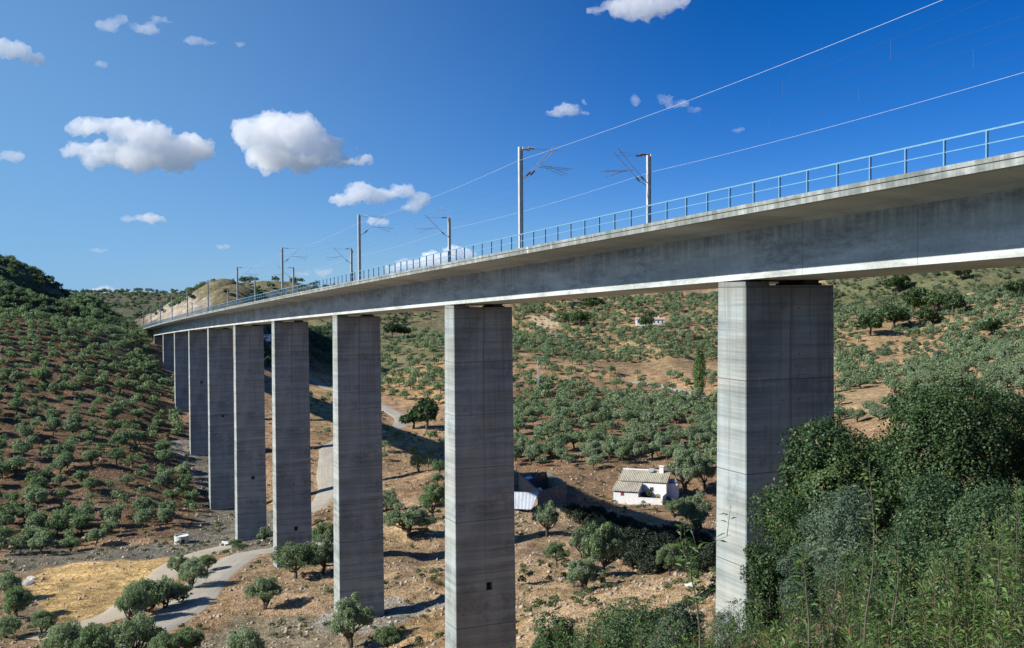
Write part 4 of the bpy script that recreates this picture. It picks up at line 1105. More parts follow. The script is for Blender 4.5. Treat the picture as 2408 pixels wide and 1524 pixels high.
# ------------------------------------------------------------------ stones and dry tufts on the near ground
def loose():
    rng = np.random.default_rng(3); n = 46000
    Y = rng.uniform(85, 330, n) ; X = rng.uniform(-.55, .42, n) * Y; Z = H(X, Y)
    u, v, d = project(np.column_stack([X, Y, Z])); k = (v > 1040) & (u > -20) & (u < 2000)
    for rp, rw in [(ROAD_XY[q][::3], ROAD_W[q]) for q in ROAD_XY]: k &= seg_dist(X, Y, rp) > rw
    k &= ~inpoly(X, Y, ZONES[7][0]) | (np.arange(n) % 3 == 0)
    X, Y, Z = X[k], Y[k], Z[k]
    m = len(X); nr = int(m * .62)
    V = []; Fs = []; n0 = 0
    oct_ = np.array([(1,0,0),(-1,0,0),(0,1,0),(0,-1,0),(0,0,1),(0,0,-1)], float); of = np.array([(0,2,4),(2,1,4),(1,3,4),(3,0,4),(2,0,5),(1,2,5),(3,1,5),(0,3,5)])
    for i in range(nr):
        r = .07 + .42 * rng.random() ** 5
        V.append(oct_ * r * rng.uniform(.55, 1.2, (6, 3)) + (X[i], Y[i], Z[i])); Fs.append(of + n0); n0 += 6
    tag(link('loose_stones', mesh_np('loose_stones', np.concatenate(V), np.concatenate(Fs)), M['rock']), 'small pale stones scattered over the dry ground between the piers', 'stones', kind='stuff')
    C = []; 
    xs, ys, zs = X[nr:], Y[nr:], Z[nr:]
    kk = fbm(xs / 12, ys / 12, 5, 3) > -.08; xs, ys, zs = xs[kk], ys[kk], zs[kk]
    t = 9; C = np.repeat(np.column_stack([xs, ys, zs]), t, 0); hgt = rng.uniform(.2, .55, len(C)); C[:, :2] += rng.normal(size=(len(C), 2)) * .22; C[:, 2] += hgt * .35
    V, Fq = leaf_quads(C, rng.normal(size=(len(C), 3)) * np.array([1, 1, .2]), hgt, .07, rng, 3.0)
    tag(link('dry_grass', mesh_np('dry_grass', V, Fq, {'rnd': np.repeat(np.repeat(rng.random(len(xs)), t) * .6 + rng.random(len(C)) * .4, 4)}), M['dry']), 'tufts of dry straw-coloured grass on the valley floor', 'grass', kind='stuff')
loose()
def brush():
    rng = np.random.default_rng(31); n = 5200
    Y = rng.uniform(95, 420, n); X = rng.uniform(-.5, .3, n) * Y; Z = H(X, Y); u, v, d = project(np.column_stack([X, Y, Z])); k = (v > 880) & (u > -20) & (u < 1700) & (fbm(X / 18, Y / 18, 44, 3) > rng.uniform(-.25, .25, n))
    for q in ROAD_XY: k &= seg_dist(X, Y, ROAD_XY[q][::3]) > ROAD_W[q] + .4
    k &= ~inpoly(X, Y, ZONES[7][0])
    for t in [T1 + 45 * i for i in range(10)]:
        b_ = bridge(t + 1.3, DC, 0); k &= np.hypot(X - b_[0], Y - b_[1]) > 5
    return [(a, b, c - .1, w_) for a, b, c, w_ in zip(X[k], Y[k], Z[k], rng.uniform(.5, 1.7, n)[k])]
mass('low_brush', brush(), 150, .9, .5, M['scrub'], 'low olive-brown brush dotted over the valley floor and banks', 'brush', 12, .6, False)
#%%BUILDINGS
# ------------------------------------------------------------------ buildings
def roofmat(name, c0, c1, period, stain=(.16, .14, .10)):
    m, nt, b, out = newmat(name); g = G(nt); v = g.coord(); x, y, z = g.sep(v)
    wv = g.math('SINE', g.math('MULTIPLY', x, 2 * math.pi / period))
    n = g.noise(g.map(v, (.8, .25, .25)), 1., 5, .7); n2 = g.noise(v, 2.2, 5, .7)
    c = g.mix(g.mr(wv, -.6, .6), c0, c1); c = g.mix(g.ramp(n, [(.45, 0.), (.65, .65)]), c, stain)
    c = g.mix(.35, c, g.ramp(n2, [(.3, .6), (.7, 1.3)]), 'MULTIPLY')
    g.l(c, b.inputs['Base Color']); b.inputs['Roughness'].default_value = .85; g.bump(wv, .6, .06, b); return m
M['tile'] = roofmat('old_tile_roof', (.22, .20, .14), (.55, .51, .40), .42)
M['sheet'] = roofmat('grey_sheet_roof', (.50, .54, .58), (.62, .66, .70), .30, (.40, .42, .43))
M['white'] = plain('whitewash', (.80, .80, .78), .9, 0, .10, 1.6)
def whitewash_worn():
    m, nt, b, out = newmat('worn_whitewash'); g = G(nt); v = g.coord(); x, y, z = g.sep(v)
    n = g.noise(v, 1.6, 6, .75); k = g.math('MULTIPLY', g.ramp(n, [(.48, 0.), (.56, 1.)]), g.mr(z, -1.2, .9, 1., .15))
    g.l(g.mix(k, (.78, .78, .76), (.42, .38, .31)), b.inputs['Base Color']); b.inputs['Roughness'].default_value = .92; g.bump(n, .5, .08, b); return m
M['worn'] = whitewash_worn()
def stonewall():
    m, nt, b, out = newmat('rubble_stone'); g = G(nt); v = g.coord()
    vo = g.n('ShaderNodeTexVoronoi'); g.l(v, vo.inputs['Vector']); vo.inputs['Scale'].default_value = 2.6
    n = g.noise(v, 5, 5, .7)
    c = g.mix(.6, g.ramp(n, [(.3, (.10, .085, .07)), (.7, (.27, .235, .19))]), vo.outputs['Color'], 'SOFT_LIGHT')
    g.l(c, b.inputs['Base Color']); b.inputs['Roughness'].default_value = .95; g.bump(vo.outputs['Distance'], .8, .12, b); return m
M['stone'] = stonewall()
M['dark'] = plain('dark_opening', (.03, .028, .03), .6)
M['redwood'] = plain('red_shutter', (.22, .05, .045), .7)
M['glass'] = plain('window_glass', (.05, .06, .07), .15)
M['cement'] = plain('cement', (.52, .52, .49), .9, 0, .18, 3)
M['blue'] = plain('blue_plastic', (.08, .22, .50), .5)
M['pane'] = plain('solar_panel', (.30, .33, .36), .3)

def farmhouse():
    q = ground_at(1512, 1178); X, Y = q[0], q[1]; z0 = float(H(X, Y)) - .2
    R = empty('farmhouse', (X, Y, z0), math.radians(-19), 'white farmhouse with tiled roofs, a chimney and a walled patio under the grove', 'farmhouse')
    W, D = 11.0, 4.6; hE, hR = 4.9, 6.5
    # main block: front at y=0, back at y=D ; gable ends
    mb = MB(); x0, x1 = -5.6, 5.4
    vs = [(x0,0,-2),(x1,0,-2),(x1,D,-2),(x0,D,-2),(x0,0,hE),(x1,0,hE),(x1,D,hR),(x0,D,hR)]
    mb.add(vs, [(0,1,5,4),(1,2,6,5),(2,3,7,6),(3,0,4,7),(4,5,6,7)]); mb.build('wall', M['white'], R)
    rf = MB(); sl = (hR - hE) / D
    def roof(mb, xa, xb, ya, yb, za, zb, th=.12):
        vs = [(xa,ya,za),(xb,ya,za),(xb,yb,zb),(xa,yb,zb)]; vs += [(a, b_, c + th) for a, b_, c in vs]
        mb.add(vs, [(0,3,2,1),(4,5,6,7),(0,1,5,4),(1,2,6,5),(2,3,7,6),(3,0,4,7)])
    roof(rf, x0 - .25, x1 + .25, -.35, D + .25, hE - .12 + .02, hR + .09 + .02)
    ro = rf.build('roof', M['tile'], R)
    ch = MB(); ch.box(3.1, 4.05, D - 1.0, D - .2, hR - .5, hR + 1.35); ch.box(2.95, 4.2, D - 1.15, D - .05, hR + 1.352, hR + 1.50); ch.build('chimney', M['white'], ro)
    rd = MB(); rd.box(x0 - .28, x1 + .28, D + .0, D + .35, hR + .16, hR + .36); rd.build('ridge', M['white'], ro)
    sp_ = MB(); roof(sp_, .55, 1.75, D - 1.3, D - .45, hR + .05, hR + .72, .08); sp_.tube([(1.9, D - .35, hR - .1), (1.95, D - .4, hR + .95)], .03); sp_.tube([(1.9, D - .35, hR + .9), (2.3, D - .9, hR + .0)], .025); sp_.build('solar_panel', M['pane'], ro)
    def window(xc, zc, w, h, yf, mat, fr=M['white']):
        f = MB(); t = .07
        f.box(xc - w/2 - t, xc + w/2 + t, yf - .05, yf - .003, zc - h/2 - t, zc - h/2); f.box(xc - w/2 - t, xc + w/2 + t, yf - .05, yf - .003, zc + h/2, zc + h/2 + t)
        f.box(xc - w/2 - t, xc - w/2, yf - .05, yf - .003, zc - h/2, zc + h/2); f.box(xc + w/2, xc + w/2 + t, yf - .05, yf - .003, zc - h/2, zc + h/2)
        fo = f.build('window', fr, R)
        p = MB(); p.box(xc - w/2, xc + w/2, yf - .03, yf - .004, zc - h/2, zc + h/2); p.box(xc - .02, xc + .02, yf - .04, yf - .031, zc - h/2, zc + h/2); p.build('pane', mat, fo)
    window(2.0, 3.1, .85, .95, 0, M['glass'])
    # front annex, left
    ya = -4.2; mb = MB(); a0, a1 = -6.1, -.3; h1, h2 = 3.2, 4.5
    vs = [(a0,ya,-3),(a1,ya,-3),(a1,-.004,-3),(a0,-.004,-3),(a0,ya,h1),(a1,ya,h1),(a1,-.004,h2),(a0,-.004,h2)]
    mb.add(vs, [(0,1,5,4),(1,2,6,5),(2,3,7,6),(3,0,4,7),(4,5,6,7)]); mb.build('annex_wall', M['worn'], R)
    rf = MB(); roof(rf, a0 - .25, a1 + .25, ya - .35, -.37, h1 - .10, h2 - .10); rf.build('annex_roof', M['tile'], R)
    bl = MB(); bl.box(a0 + .05, a1 - .05, ya - .012, ya - .003, h1 - .42, h1 - .12); bl.build('blue_band', plain('pale_blue_wash', (.30, .42, .62), .9), R)
    window(-4.0, 2.45, .62, .62, ya, M['redwood'], M['redwood'])
    # patio wall
    mb = MB(); mb.box(a1 + .003, 5.3, ya, ya + .28, -3, 1.75); mb.box(a1 + .003, 5.32, ya - .03, ya + .31, 1.753, 1.85); mb.box(5.02, 5.3, ya + .283, -.003, -3, 2.3); mb.build('patio_wall', M['worn'], R)
    lo = MB(); lo.box(5.41, 7.6, D - 2.6, D - .2, -2, 4.2); lo.build('side_store', M['white'], R)
    tk = MB(); tk.tube([(6.2, D - 1.2, 4.2), (6.2, D - 1.2, 5.1)], .55, 12); o = tk.build('water_drum', M['blue'], R)
    # plants in the patio
    me, Cs = crown_mesh('crown', 811, 2600, 12, .95, .8, 1.9, .62, .26, .15); me.materials.append(M['oak'])
    M3 = Matrix.Translation((X, Y, z0)) @ Matrix.Rotation(math.radians(-19), 4, 'Z')
    p = M3 @ Vector((.95, -1.7, 0)); r = empty('patio_tree', tuple(p), 0, 'round dark green bush growing inside the white patio of the farmhouse', 'bush'); link('crown', me, None, r)
    mb = MB(); mb.tube([(0, 0, -.3), (.05, 0, 1.7)], .09, 6); mb.build('trunk', M['bark'], r)
    me, Cs = crown_mesh('crown', 812, 700, 9, .5, .9, 1.5, .42, .22, .10); me.materials.append(M['dry'])
    p = M3 @ Vector((4.0, -1.9, 0)); r = empty('patio_shrub', tuple(p), 0, 'thin yellowish shrub by the right end of the white patio wall', 'shrub'); link('crown', me, None, r)
    mb = MB(); mb.tube([(0, 0, -.3), (.05, 0, 1.5)], .05, 6); mb.build('stem', M['bark'], r)
    p = M3 @ Vector((7.4, 1.5, 0)); r = empty('aerial', tuple(p), .4, 'thin television aerial on a pole at the right end of the farmhouse', 'aerial')
    mb = MB(); mb.tube([(0, 0, -1), (0, 0, 8.2)], .035, 6); mb.build('pole', M['steel'], r); mb = MB()
    for k in range(5): mb.tube([(-.5 + .25 * k, -.3, 8.0), (-.5 + .25 * k, .3, 8.0)], .012, 4)
    mb.tube([(-.6, 0, 8.0), (.6, 0, 8.0)], .015, 4); mb.build('antenna', M['steel'], r)
farmhouse()

def barn():
    zt = -43.4
    def cpt(px, py): d = ray(px, py); return d * (zt / d[2])
    A, B, C, D = cpt(1268, 1156), cpt(1333, 1137), cpt(1287, 1106), cpt(1219, 1116)
    z0 = float(H(A[0], A[1]))
    R = empty('stone_barn', (A[0], A[1], z0), 0, 'roofless dark stone barn with a blue-grey sheet lean-to beside the second pier', 'barn')
    L = lambda P: Vector((P[0] - A[0], P[1] - A[1], 0))
    def ragged(mb, P0, P1, h0, h1, th, seed):
        rng = random.Random(seed); n = 18; d = (P1 - P0).normalized(); nn = Vector((-d.y, d.x, 0)) * th
        V = []; hs = [h0 + (h1 - h0) * k / n + rng.uniform(-.18, .14) for k in range(n + 1)]
        for k in range(n + 1):
            a = P0.lerp(P1, k / n); b_ = a + nn
            V += [(a.x, a.y, -3.5), (a.x, a.y, hs[k]), (b_.x, b_.y, hs[k] - .05), (b_.x, b_.y, -3.5)]
        fs = []
        for k in range(n):
            b_ = 4 * k
            for i in range(3): fs.append((b_ + i, b_ + i + 1, b_ + i + 5, b_ + i + 4))
        fs.append((0, 1, 2, 3)); fs.append((4 * n + 3, 4 * n + 2, 4 * n + 1, 4 * n)); mb.add(V, fs)
    h = zt - z0
    a, b_, c, d = L(A), L(B), L(C), L(D); e = (b_ - a).normalized(); f = (d - a).normalized()
    for P0, P1, h0, h1, sd_ in ((a, b_, h - .1, h + .1, 1), (b_ + f * .52, c, h + .1, h - .2, 2), (c - e * .52, d, h - .1, h + .3, 3), (d - f * .02, a + f * .52, h + .3, h - .1, 4)):
        mb = MB(); ragged(mb, P0, P1, h0, h1, .5, sd_); mb.build('stone_wall', M['stone'], R)
    # lean-to with a sheet roof falling towards the front
    u = Vector((-6.6, 1.2, h - .25)); v = a + Vector((-.15, -.1, h - .25)); lo = Vector((-1.9, -7.6, h - 2.35)); lo2 = Vector((-8.2, -6.4, h - 2.35)); th = Vector((0, 0, .06))
    mb = MB(); vs = [lo2, lo, v, u]; vs = [tuple(w_) for w_ in vs] + [tuple(w_ + th) for w_ in vs]
    mb.add(vs, [(0,3,2,1),(4,5,6,7),(0,1,5,4),(1,2,6,5),(2,3,7,6),(3,0,4,7)]); mb.build('sheet_roof', M['sheet'], R)
    for w_ in (lo2.lerp(lo, .04), lo2.lerp(lo, .5), lo2.lerp(lo, .96)):
        mb = MB(); mb.tube([(w_.x, w_.y + .1, -3.5), (w_.x, w_.y + .1, w_.z)], .10, 6); mb.build('post', M['bark'], R)
    # remains of the roof: two sheets lying over the wall heads
    for k, (s0, s1) in enumerate(((.08, .22), (.70, .84))):
        p0 = a.lerp(d, s0); p1 = a.lerp(d, s1); o2 = e * (2.2 if k == 0 else 3.6); zc = Vector((0, 0, h - .35 + .1 * k))
        mb = MB(); vs = [p0 + zc + e * .3, p0 + zc + o2, p1 + zc + o2, p1 + zc + e * .3]; vs = [tuple(w_) for w_ in vs] + [tuple(w_ + th) for w_ in vs]
        mb.add(vs, [(0,1,2,3),(4,7,6,5),(0,4,5,1),(1,5,6,2),(2,6,7,3),(3,7,4,0)]); mb.build('loose_sheet', M['sheet'], R)
barn()

def small_things():
    q = ground_at(427, 1276); s = q[1] / F
    r = empty('water_tank', (q[0], q[1], q[2] - .3), 0, 'round white concrete water tank standing on the grey bank', 'water tank')
    ra = 16.5 * s; hh = 1.6 + .3; n = 28; mb = MB(); V = []; fs = []
    for k in range(n):
        a = 2 * math.pi * k / n; c, sn = math.cos(a), math.sin(a)
        V += [(c * ra, sn * ra, -.5), (c * ra, sn * ra, hh), (c * (ra - .14), sn * (ra - .14), hh), (c * (ra - .14), sn * (ra - .14), hh - .25)]
    for k in range(n):
        a = 4 * k; b_ = 4 * ((k + 1) % n)
        for i in range(3): fs.append((a + i, b_ + i, b_ + i + 1, a + i + 1))
    mb.add(V, fs); mb.build('tank_wall', M['cement'], r)
    mb = MB(); mb.tube([(0, 0, hh - .30), (0, 0, hh - .26)], ra - .13, n); mb.build('cover', M['white'], r)
    mb = MB(); mb.box(-.35, .35, -ra - .05, -ra + .10, .35, 1.25, Matrix.Rotation(math.radians(28), 4, 'Z')); mb.build('hatch', M['dark'], r)
    q = ground_at(530, 1284)
    r = empty('culvert_headwall', (q[0], q[1], q[2]), -.5, 'small pale concrete culvert headwall left of the fifth pier foot', 'culvert')
    mb = MB(); mb.box(-.9, .9, -.15, .15, -.8, 1.0); mb.build('headwall', M['cement'], r); mb = MB(); mb.box(-.75, -.5, -.9, -.152, -.8, .6); mb.box(.5, .75, -.9, -.152, -.8, .6); mb.build('wing_wall', M['cement'], r)
    mb = MB(); mb.box(-.45, .45, -.17, -.151, -.6, .4); mb.build('opening', M['dark'], r)
    # long building far up the slope
    q = ground_at(1528, 761); s = q[1] / F
    r = empty('long_farm_building', (q[0], q[1], q[2] - .3), -.06, 'long low white farm building high on the slope between second and first piers', 'farm building')
    L = 66 * s; mb = MB(); mb.box(-L/2, L/2, -2.5, 2.5, -1, 2.6); mb.build('wall', M['white'], r)
    mb = MB(); mb.add([(-L/2-.3,-2.9,2.58),(L/2+.3,-2.9,2.58),(L/2+.3,0,3.7),(-L/2-.3,0,3.7),(L/2+.3,2.9,2.58),(-L/2-.3,2.9,2.58)], [(0,1,2,3),(3,2,4,5),(0,3,5),(1,4,2),(0,5,4,1)]); ro = mb.build('roof', plain('pale_tile', (.46, .36, .27), .9, 0, .25, .8), r)
    for x in (-L*.08, L*.30): mb = MB(); mb.box(x - .35, x + .35, -.4, .3, 3.3, 4.6); mb.build('chimney', M['white'], ro)
    for x in np.linspace(-L*.42, L*.42, 7): mb = MB(); mb.box(x - .4, x + .4, -2.53, -2.503, .6, 1.7); mb.build('window', M['glass'], r)
    q = ground_at(626, 796)
    r = empty('white_hut', (q[0], q[1], q[2] - .3), .2, 'tiny white hut glimpsed between the fifth and fourth piers', 'hut'); s = q[1] / F
    mb = MB(); mb.box(-1.9, 1.9, -1.3, 1.3, -1, 1.7); mb.build('wall', M['white'], r); mb = MB(); mb.add([(-2.1,-1.5,1.68),(2.1,-1.5,1.68),(2.1,1.5,2.2),(-2.1,1.5,2.2)], [(0,1,2,3)]); mb.add([(-2.1,-1.5,1.60),(2.1,-1.5,1.60),(2.1,1.5,2.12),(-2.1,1.5,2.12)], [(3,2,1,0)]); mb.build('roof', M['cement'], r)
    q = ground_at(1265, 930); s = q[1] / F; h = 82 * s
    r = empty('power_pole', (q[0], q[1], q[2]), .5, 'pale lattice power pole in the grove right of the second pier', 'power pole')
    mb = MB()
    for (a, b_) in ((-1, -1), (1, -1), (1, 1), (-1, 1)): mb.tube([(a * .42, b_ * .42, -.5), (a * .15, b_ * .15, h)], .06, 4)
    n = 10
    for k in range(n):
        za, zb = h * k / n, h * (k + 1) / n; wa, wb = .42 - .27 * k / n, .42 - .27 * (k + 1) / n
        mb.tube([(-wa, -wa, za), (wb, -wb, zb)], .03, 4); mb.tube([(wa, wa, za), (-wb, wb, zb)], .03, 4); mb.tube([(wa, -wa, za), (wb, wb, zb)], .03, 4)
    mb.build('lattice_mast', M['steel'], r)
    mb = MB(); mb.box(-1.5, 1.5, -.06, .06, h - 1.0, h - .85); mb.build('crossarm', M['steel'], r)
    for x in (-1.35, 0, 1.35): mb = MB(); insul(mb, (x, 0, h - 1.0), (x, 0, h - 1.6)); mb.build('insulator', M['insul'], r)
    # fallen pale boulders at the corner of the yellow field and on the banks
    for i, (px, py, w_, lb) in enumerate([(52, 1375, 40, 'pale rock slab at the left corner of the yellow field'), (74, 1362, 24, 'smaller pale rock at the left corner of the yellow field'), (100, 1440, 18, 'pale rock below the left edge of the yellow field'), (1390, 1362, 10, 'small pale boulder on the dry grass near the largest dark shade'), (1625, 1378, 26, 'pale boulder heap beside the first pier')]):
        q = ground_at(px, py); s = q[1] / F; bm = bmesh.new(); bmesh.ops.create_icosphere(bm, subdivisions=3, radius=1); rg = random.Random(i)
        ph = [rg.uniform(0, 6) for _ in range(6)]
        for v in bm.verts:
            c = v.co; k = 1 + .22 * math.sin(c.x * 3 + ph[0]) + .18 * math.sin(c.y * 4 + ph[1]) + .12 * math.sin(c.z * 7 + c.x * 5 + ph[2]); v.co = c * k; v.co.z *= .5
        me = bpy.data.meshes.new('boulder'); bm.to_mesh(me); bm.free()
        o = link('boulder', me, plain('pale_rock', (.50, .47, .42), .95, 0, .3, .9) if i == 0 else bpy.data.materials['pale_rock']); o.location = (q[0], q[1], q[2]); o.scale = (w_ * s / 2,) * 3; o.rotation_euler = (0, 0, i)
        tag(o, lb, 'rock')
small_things()

# ------------------------------------------------------------------ shrubs and oaks on the near slope
def near_ground(px, Y):
    d = ray(px, 900); X = d[0] * Y; return X, Y, float(H(X, Y))
def top_z(px, py, Y): return float(ray(px, py)[2] * Y)
def near_tree(px, Y, ytop, wpx, seed, nl, L, W, mat, name, label, cat, group=None, nl_lobes=34, lobe=.32, low=.12, dens=2500):
    X, Yy, z0 = near_ground(px, Y); zt = top_z(px, ytop, Y); h = zt - z0; rx = wpx / F * Y / 2
    rng = np.random.default_rng(seed)
    lb = lobe * rx; zc = h * (low + (1 - low) / 2); rz = h * (1 - low) / 2
    P, D, k, Cs = crown_points(rng, nl, nl_lobes, rx - lb * .8, rz - lb * .6, zc, lb, .85, .0)
    # some inner leaves so the crown is not hollow
    Pi = rdir(dens, rng) * (rng.random(dens) ** .5)[:, None] * np.array([rx * .75, rx * .75, rz * .75]) + np.array([0, 0, zc])
    ok = Pi[:, 2] > .1
    Pi = Pi[ok]; P = np.concatenate([P, Pi]); D = np.concatenate([D, rdir(len(Pi), rng)]); lob = np.concatenate([rng.random(nl_lobes)[k], np.full(len(Pi), .1)])  # inner leaves toned dark: the crown's inner shade goes into their colour
    ok = P[:, 2] > -.2; P, D, lob = P[ok], D[ok], lob[ok]
    n = len(P); V, Fq = leaf_quads(P, D + rng.normal(size=(n, 3)) * .7 + (0, 0, .2), L * rng.uniform(.65, 1.3, n), W * rng.uniform(.65, 1.3, n), rng)
    r = np.clip(.5 * rng.random(n) + .5 * lob, 0, .93); od = rng.random(n); r = np.where(od > .985, .98, r)
    root = empty(name, (X, Yy, z0), 0, label, cat, group)
    me = mesh_np('crown', V, Fq, {'rnd': np.repeat(r, 4)}); link('crown', me, mat, root)
    tm = MB(); st = max(1, int(2 + seed % 3))
    for s in range(st):
        b0 = np.array([rng.uniform(-.15, .15), rng.uniform(-.15, .15), -.4]); mid = np.array([rng.uniform(-.4, .4) * rx, rng.uniform(-.4, .4) * rx, h * .35])
        tm.tube([tuple(b0), tuple((b0 + mid) / 2 + rng.normal(size=3) * .08), tuple(mid)], [.11 * rx / 2, .09 * rx / 2, .07 * rx / 2], 7)
        for j in rng.choice(len(Cs), 6, replace=False):
            e = Cs[j, :3]; m = (mid + e) / 2 + rng.normal(size=3) * .12; tm.tube([tuple(mid), tuple(m), tuple(e)], [.05 * rx / 2, .03 * rx / 2, .012 * rx / 2], 5)
    link('trunk', tm.mesh('trunk'), M['stem'], root)
    return root
near_tree(1958, 27, 1000, 340, 21, 51000, .095, .060, M['oak'], 'holm_oak', 'dark holm oak overlapping the foot of the first pier', 'holm oak', 'holm oaks on the near slope', 22, .42)
near_tree(2215, 31, 862, 330, 22, 61200, .095, .060, M['oak'], 'holm_oak', 'tallest dark holm oak on the near slope, its top rising highest', 'holm oak', 'holm oaks on the near slope', 24, .40)
near_tree(2420, 33, 882, 330, 23, 51000, .095, .060, M['oak'], 'holm_oak', 'dark holm oak cut by the right frame edge', 'holm oak', 'holm oaks on the near slope', 24, .40)
near_tree(2060, 33, 985, 260, 26, 37400, .095, .060, M['oak'], 'holm_oak', 'dark holm oak filling the dip between the two bigger oaks', 'holm oak', 'holm oaks on the near slope', 28, .40)
near_tree(2205, 22, 1085, 290, 24, 30000, .062, .036, M['mastic'], 'mastic_bush', 'rounded green bush bulging in front of the tallest oak', 'bush', 'bushes on the near slope', 34, .34, .05)
near_tree(1800, 24, 1262, 150, 25, 12000, .065, .040, M['oak'], 'holm_oak', 'low clump of dark oak leaves against the lit pier corner', 'holm oak', 'holm oaks on the near slope', 22, .36, .05, 2500)
near_tree(1868, 25, 1140, 180, 27, 12000, .07, .042, M['oak'], 'holm_oak', 'mid-height clump of dark oak leaves beside the first pier', 'holm oak', 'holm oaks on the near slope', 24, .36, .05, 2500)
near_tree(1985, 19.5, 1135, 170, 28, 20000, .080, .017, M['wild'], 'wild_olive', 'taller blue-grey wild olive shrub in front of the dark oak', 'wild olive', 'wild olive shrubs on the near slope', 13, .50, .05, 1500)
near_tree(1895, 20.5, 1195, 140, 36, 14000, .075, .016, M['wild'], 'wild_olive', 'lower blue-grey wild olive shrub nearest the first pier', 'wild olive', 'wild olive shrubs on the near slope', 11, .50, .05, 1000)
near_tree(2370, 20, 1100, 260, 29, 26000, .062, .034, M['mastic'], 'mastic_bush', 'dense green bush at the right frame edge below the oaks', 'bush', 'bushes on the near slope', 34, .34, .03)
near_tree(1470, 19, 1395, 330, 31, 30000, .050, .030, M['mastic'], 'mastic_bush', 'broad dark green bush at the bottom right of the second pier', 'bush', 'bushes on the near slope', 36, .32, .03)
near_tree(1300, 20, 1415, 170, 32, 14000, .050, .030, M['mastic'], 'mastic_bush', 'dark bush with pale twigs next to the base of the second pier', 'bush', 'bushes on the near slope', 26, .34, .03)
near_tree(1222, 18, 1480, 120, 33, 8000, .050, .030, M['mastic'], 'mastic_bush', 'small dark bush overlapping the bottom of the second pier', 'bush', 'bushes on the near slope', 20, .34, .03, 1500)
near_tree(1610, 17, 1400, 170, 34, 15000, .060, .018, M['wild'], 'wild_olive', 'soft green shrub at the bottom, left of the first pier foot', 'wild olive', None, 26, .34, .03, 2500)
near_tree(1708, 26, 1395, 110, 35, 8000, .060, .014, M['wild'], 'wild_olive', 'feathery blue-grey shrub hiding the foot of the first pier', 'wild olive', None, 18, .4, .03, 1500)

near_tree(2085, 18.5, 1255, 250, 37, 26000, .060, .032, M['mastic'], 'mastic_bush', 'dark green bush filling the gap under the tallest oak', 'bush', 'bushes on the near slope', 30, .36, .02)
near_tree(2270, 18, 1225, 260, 38, 26000, .060, .032, M['mastic'], 'mastic_bush', 'dark green bush behind the narrow-leaved thicket near the right edge', 'bush', 'bushes on the near slope', 30, .36, .02)
def willow(px, Y, ytop, wpx, seed, label, nst=16, nlv=150, L=.085, sparse=False, group='leafy shrubs filling the bottom right corner'):
    X, Yy, z0 = near_ground(px, Y); h = top_z(px, ytop, Y) - z0; rx = wpx / F * Y / 2
    rng = np.random.default_rng(seed); root = empty('leafy_shrub', (X, Yy, z0), 0, label, 'shrub', group)
    st = MB(); C = []; N = []; LL = []
    for s in range(nst):
        a = rng.uniform(0, 6.28); rr = rx * rng.random() ** .5; hh = h * (1 - .35 * (rr / max(rx, .01)) ** 2) * rng.uniform(.72, 1.05)
        tipx, tipy = math.cos(a) * rr, math.sin(a) * rr; b0 = np.array([tipx * .35 + rng.normal() * .05, tipy * .35 + rng.normal() * .05, -.2]); tip = np.array([tipx, tipy, hh]); mid = (b0 + tip) / 2 + np.array([rng.normal() * .06, rng.normal() * .06, hh * .06])
        st.tube([tuple(b0), tuple(mid), tuple(tip)], [.011, .008, .003], 5)
        n = nlv; u = 1 - rng.random(n) ** (1.3 if not sparse else .8) * .95
        P = (1 - u)[:, None] ** 2 * b0 + 2 * (u * (1 - u))[:, None] * mid + (u ** 2)[:, None] * tip
        az = rng.uniform(0, 6.28, n); up = rng.uniform(.15, 1.0, n) + .4 * u
        A = np.stack([np.cos(az), np.sin(az), up], 1); A /= np.linalg.norm(A, axis=1)[:, None]
        l = L * rng.uniform(.55, 1.25, n); off = rng.uniform(0, .10, n) * (1 - .6 * u)
        P = P + A * (l * .5 + off)[:, None]; C.append(P); N.append(A); LL.append(l)
    P = np.concatenate(C); A = np.concatenate(N); l = np.concatenate(LL); n = len(P)
    B = np.cross(A, rdir(n, rng)); B /= np.linalg.norm(B, axis=1)[:, None]; Nn = np.cross(A, B)
    w = l * rng.uniform(.15, .24, n); droop = np.array([0, 0, -1]) * (l * .18)[:, None]
    V = np.stack([P - A * (l / 2)[:, None], P + B * (w / 2)[:, None] + Nn * (w * .2)[:, None], P + A * (l / 2)[:, None] + droop, P - B * (w / 2)[:, None] + Nn * (w * .2)[:, None]], 1).reshape(-1, 3)
    r = np.clip(.25 + .65 * rng.random(n), 0, .92); od = rng.random(n); r = np.where(od > .93, .97, r)
    me = mesh_np('foliage', V, np.arange(4 * n).reshape(n, 4), {'rnd': np.repeat(r, 4)}); link('foliage', me, M['willow'], root)
    link('stem', st.mesh('stem'), M['stem'], root)
WL = [(1700, 14, 1420, 190), (1780, 15.5, 1375, 170), (1860, 16, 1345, 170), (1950, 16, 1300, 190), (2050, 16, 1265, 210), (2150, 16, 1235, 220), (2250, 16, 1205, 220), (2350, 16, 1175, 230), (2420, 15, 1140, 220),
      (1640, 11, 1480, 200), (1750, 11, 1440, 220), (1860, 11, 1415, 230), (1980, 11, 1395, 240), (2090, 10.5, 1375, 240), (2200, 10.5, 1350, 260), (2320, 10.5, 1330, 260), (2430, 10, 1300, 240),
      (1330, 15, 1455, 200), (1440, 14.5, 1440, 200), (1550, 14, 1435, 200), (1620, 14, 1420, 170), (1400, 12, 1490, 210), (1290, 13, 1495, 180), (1560, 12, 1490, 190), (1830, 8, 1490, 270), (1960, 8, 1470, 280), (2080, 7.5, 1460, 300), (2210, 7.5, 1440, 300), (2350, 7.5, 1420, 320)]
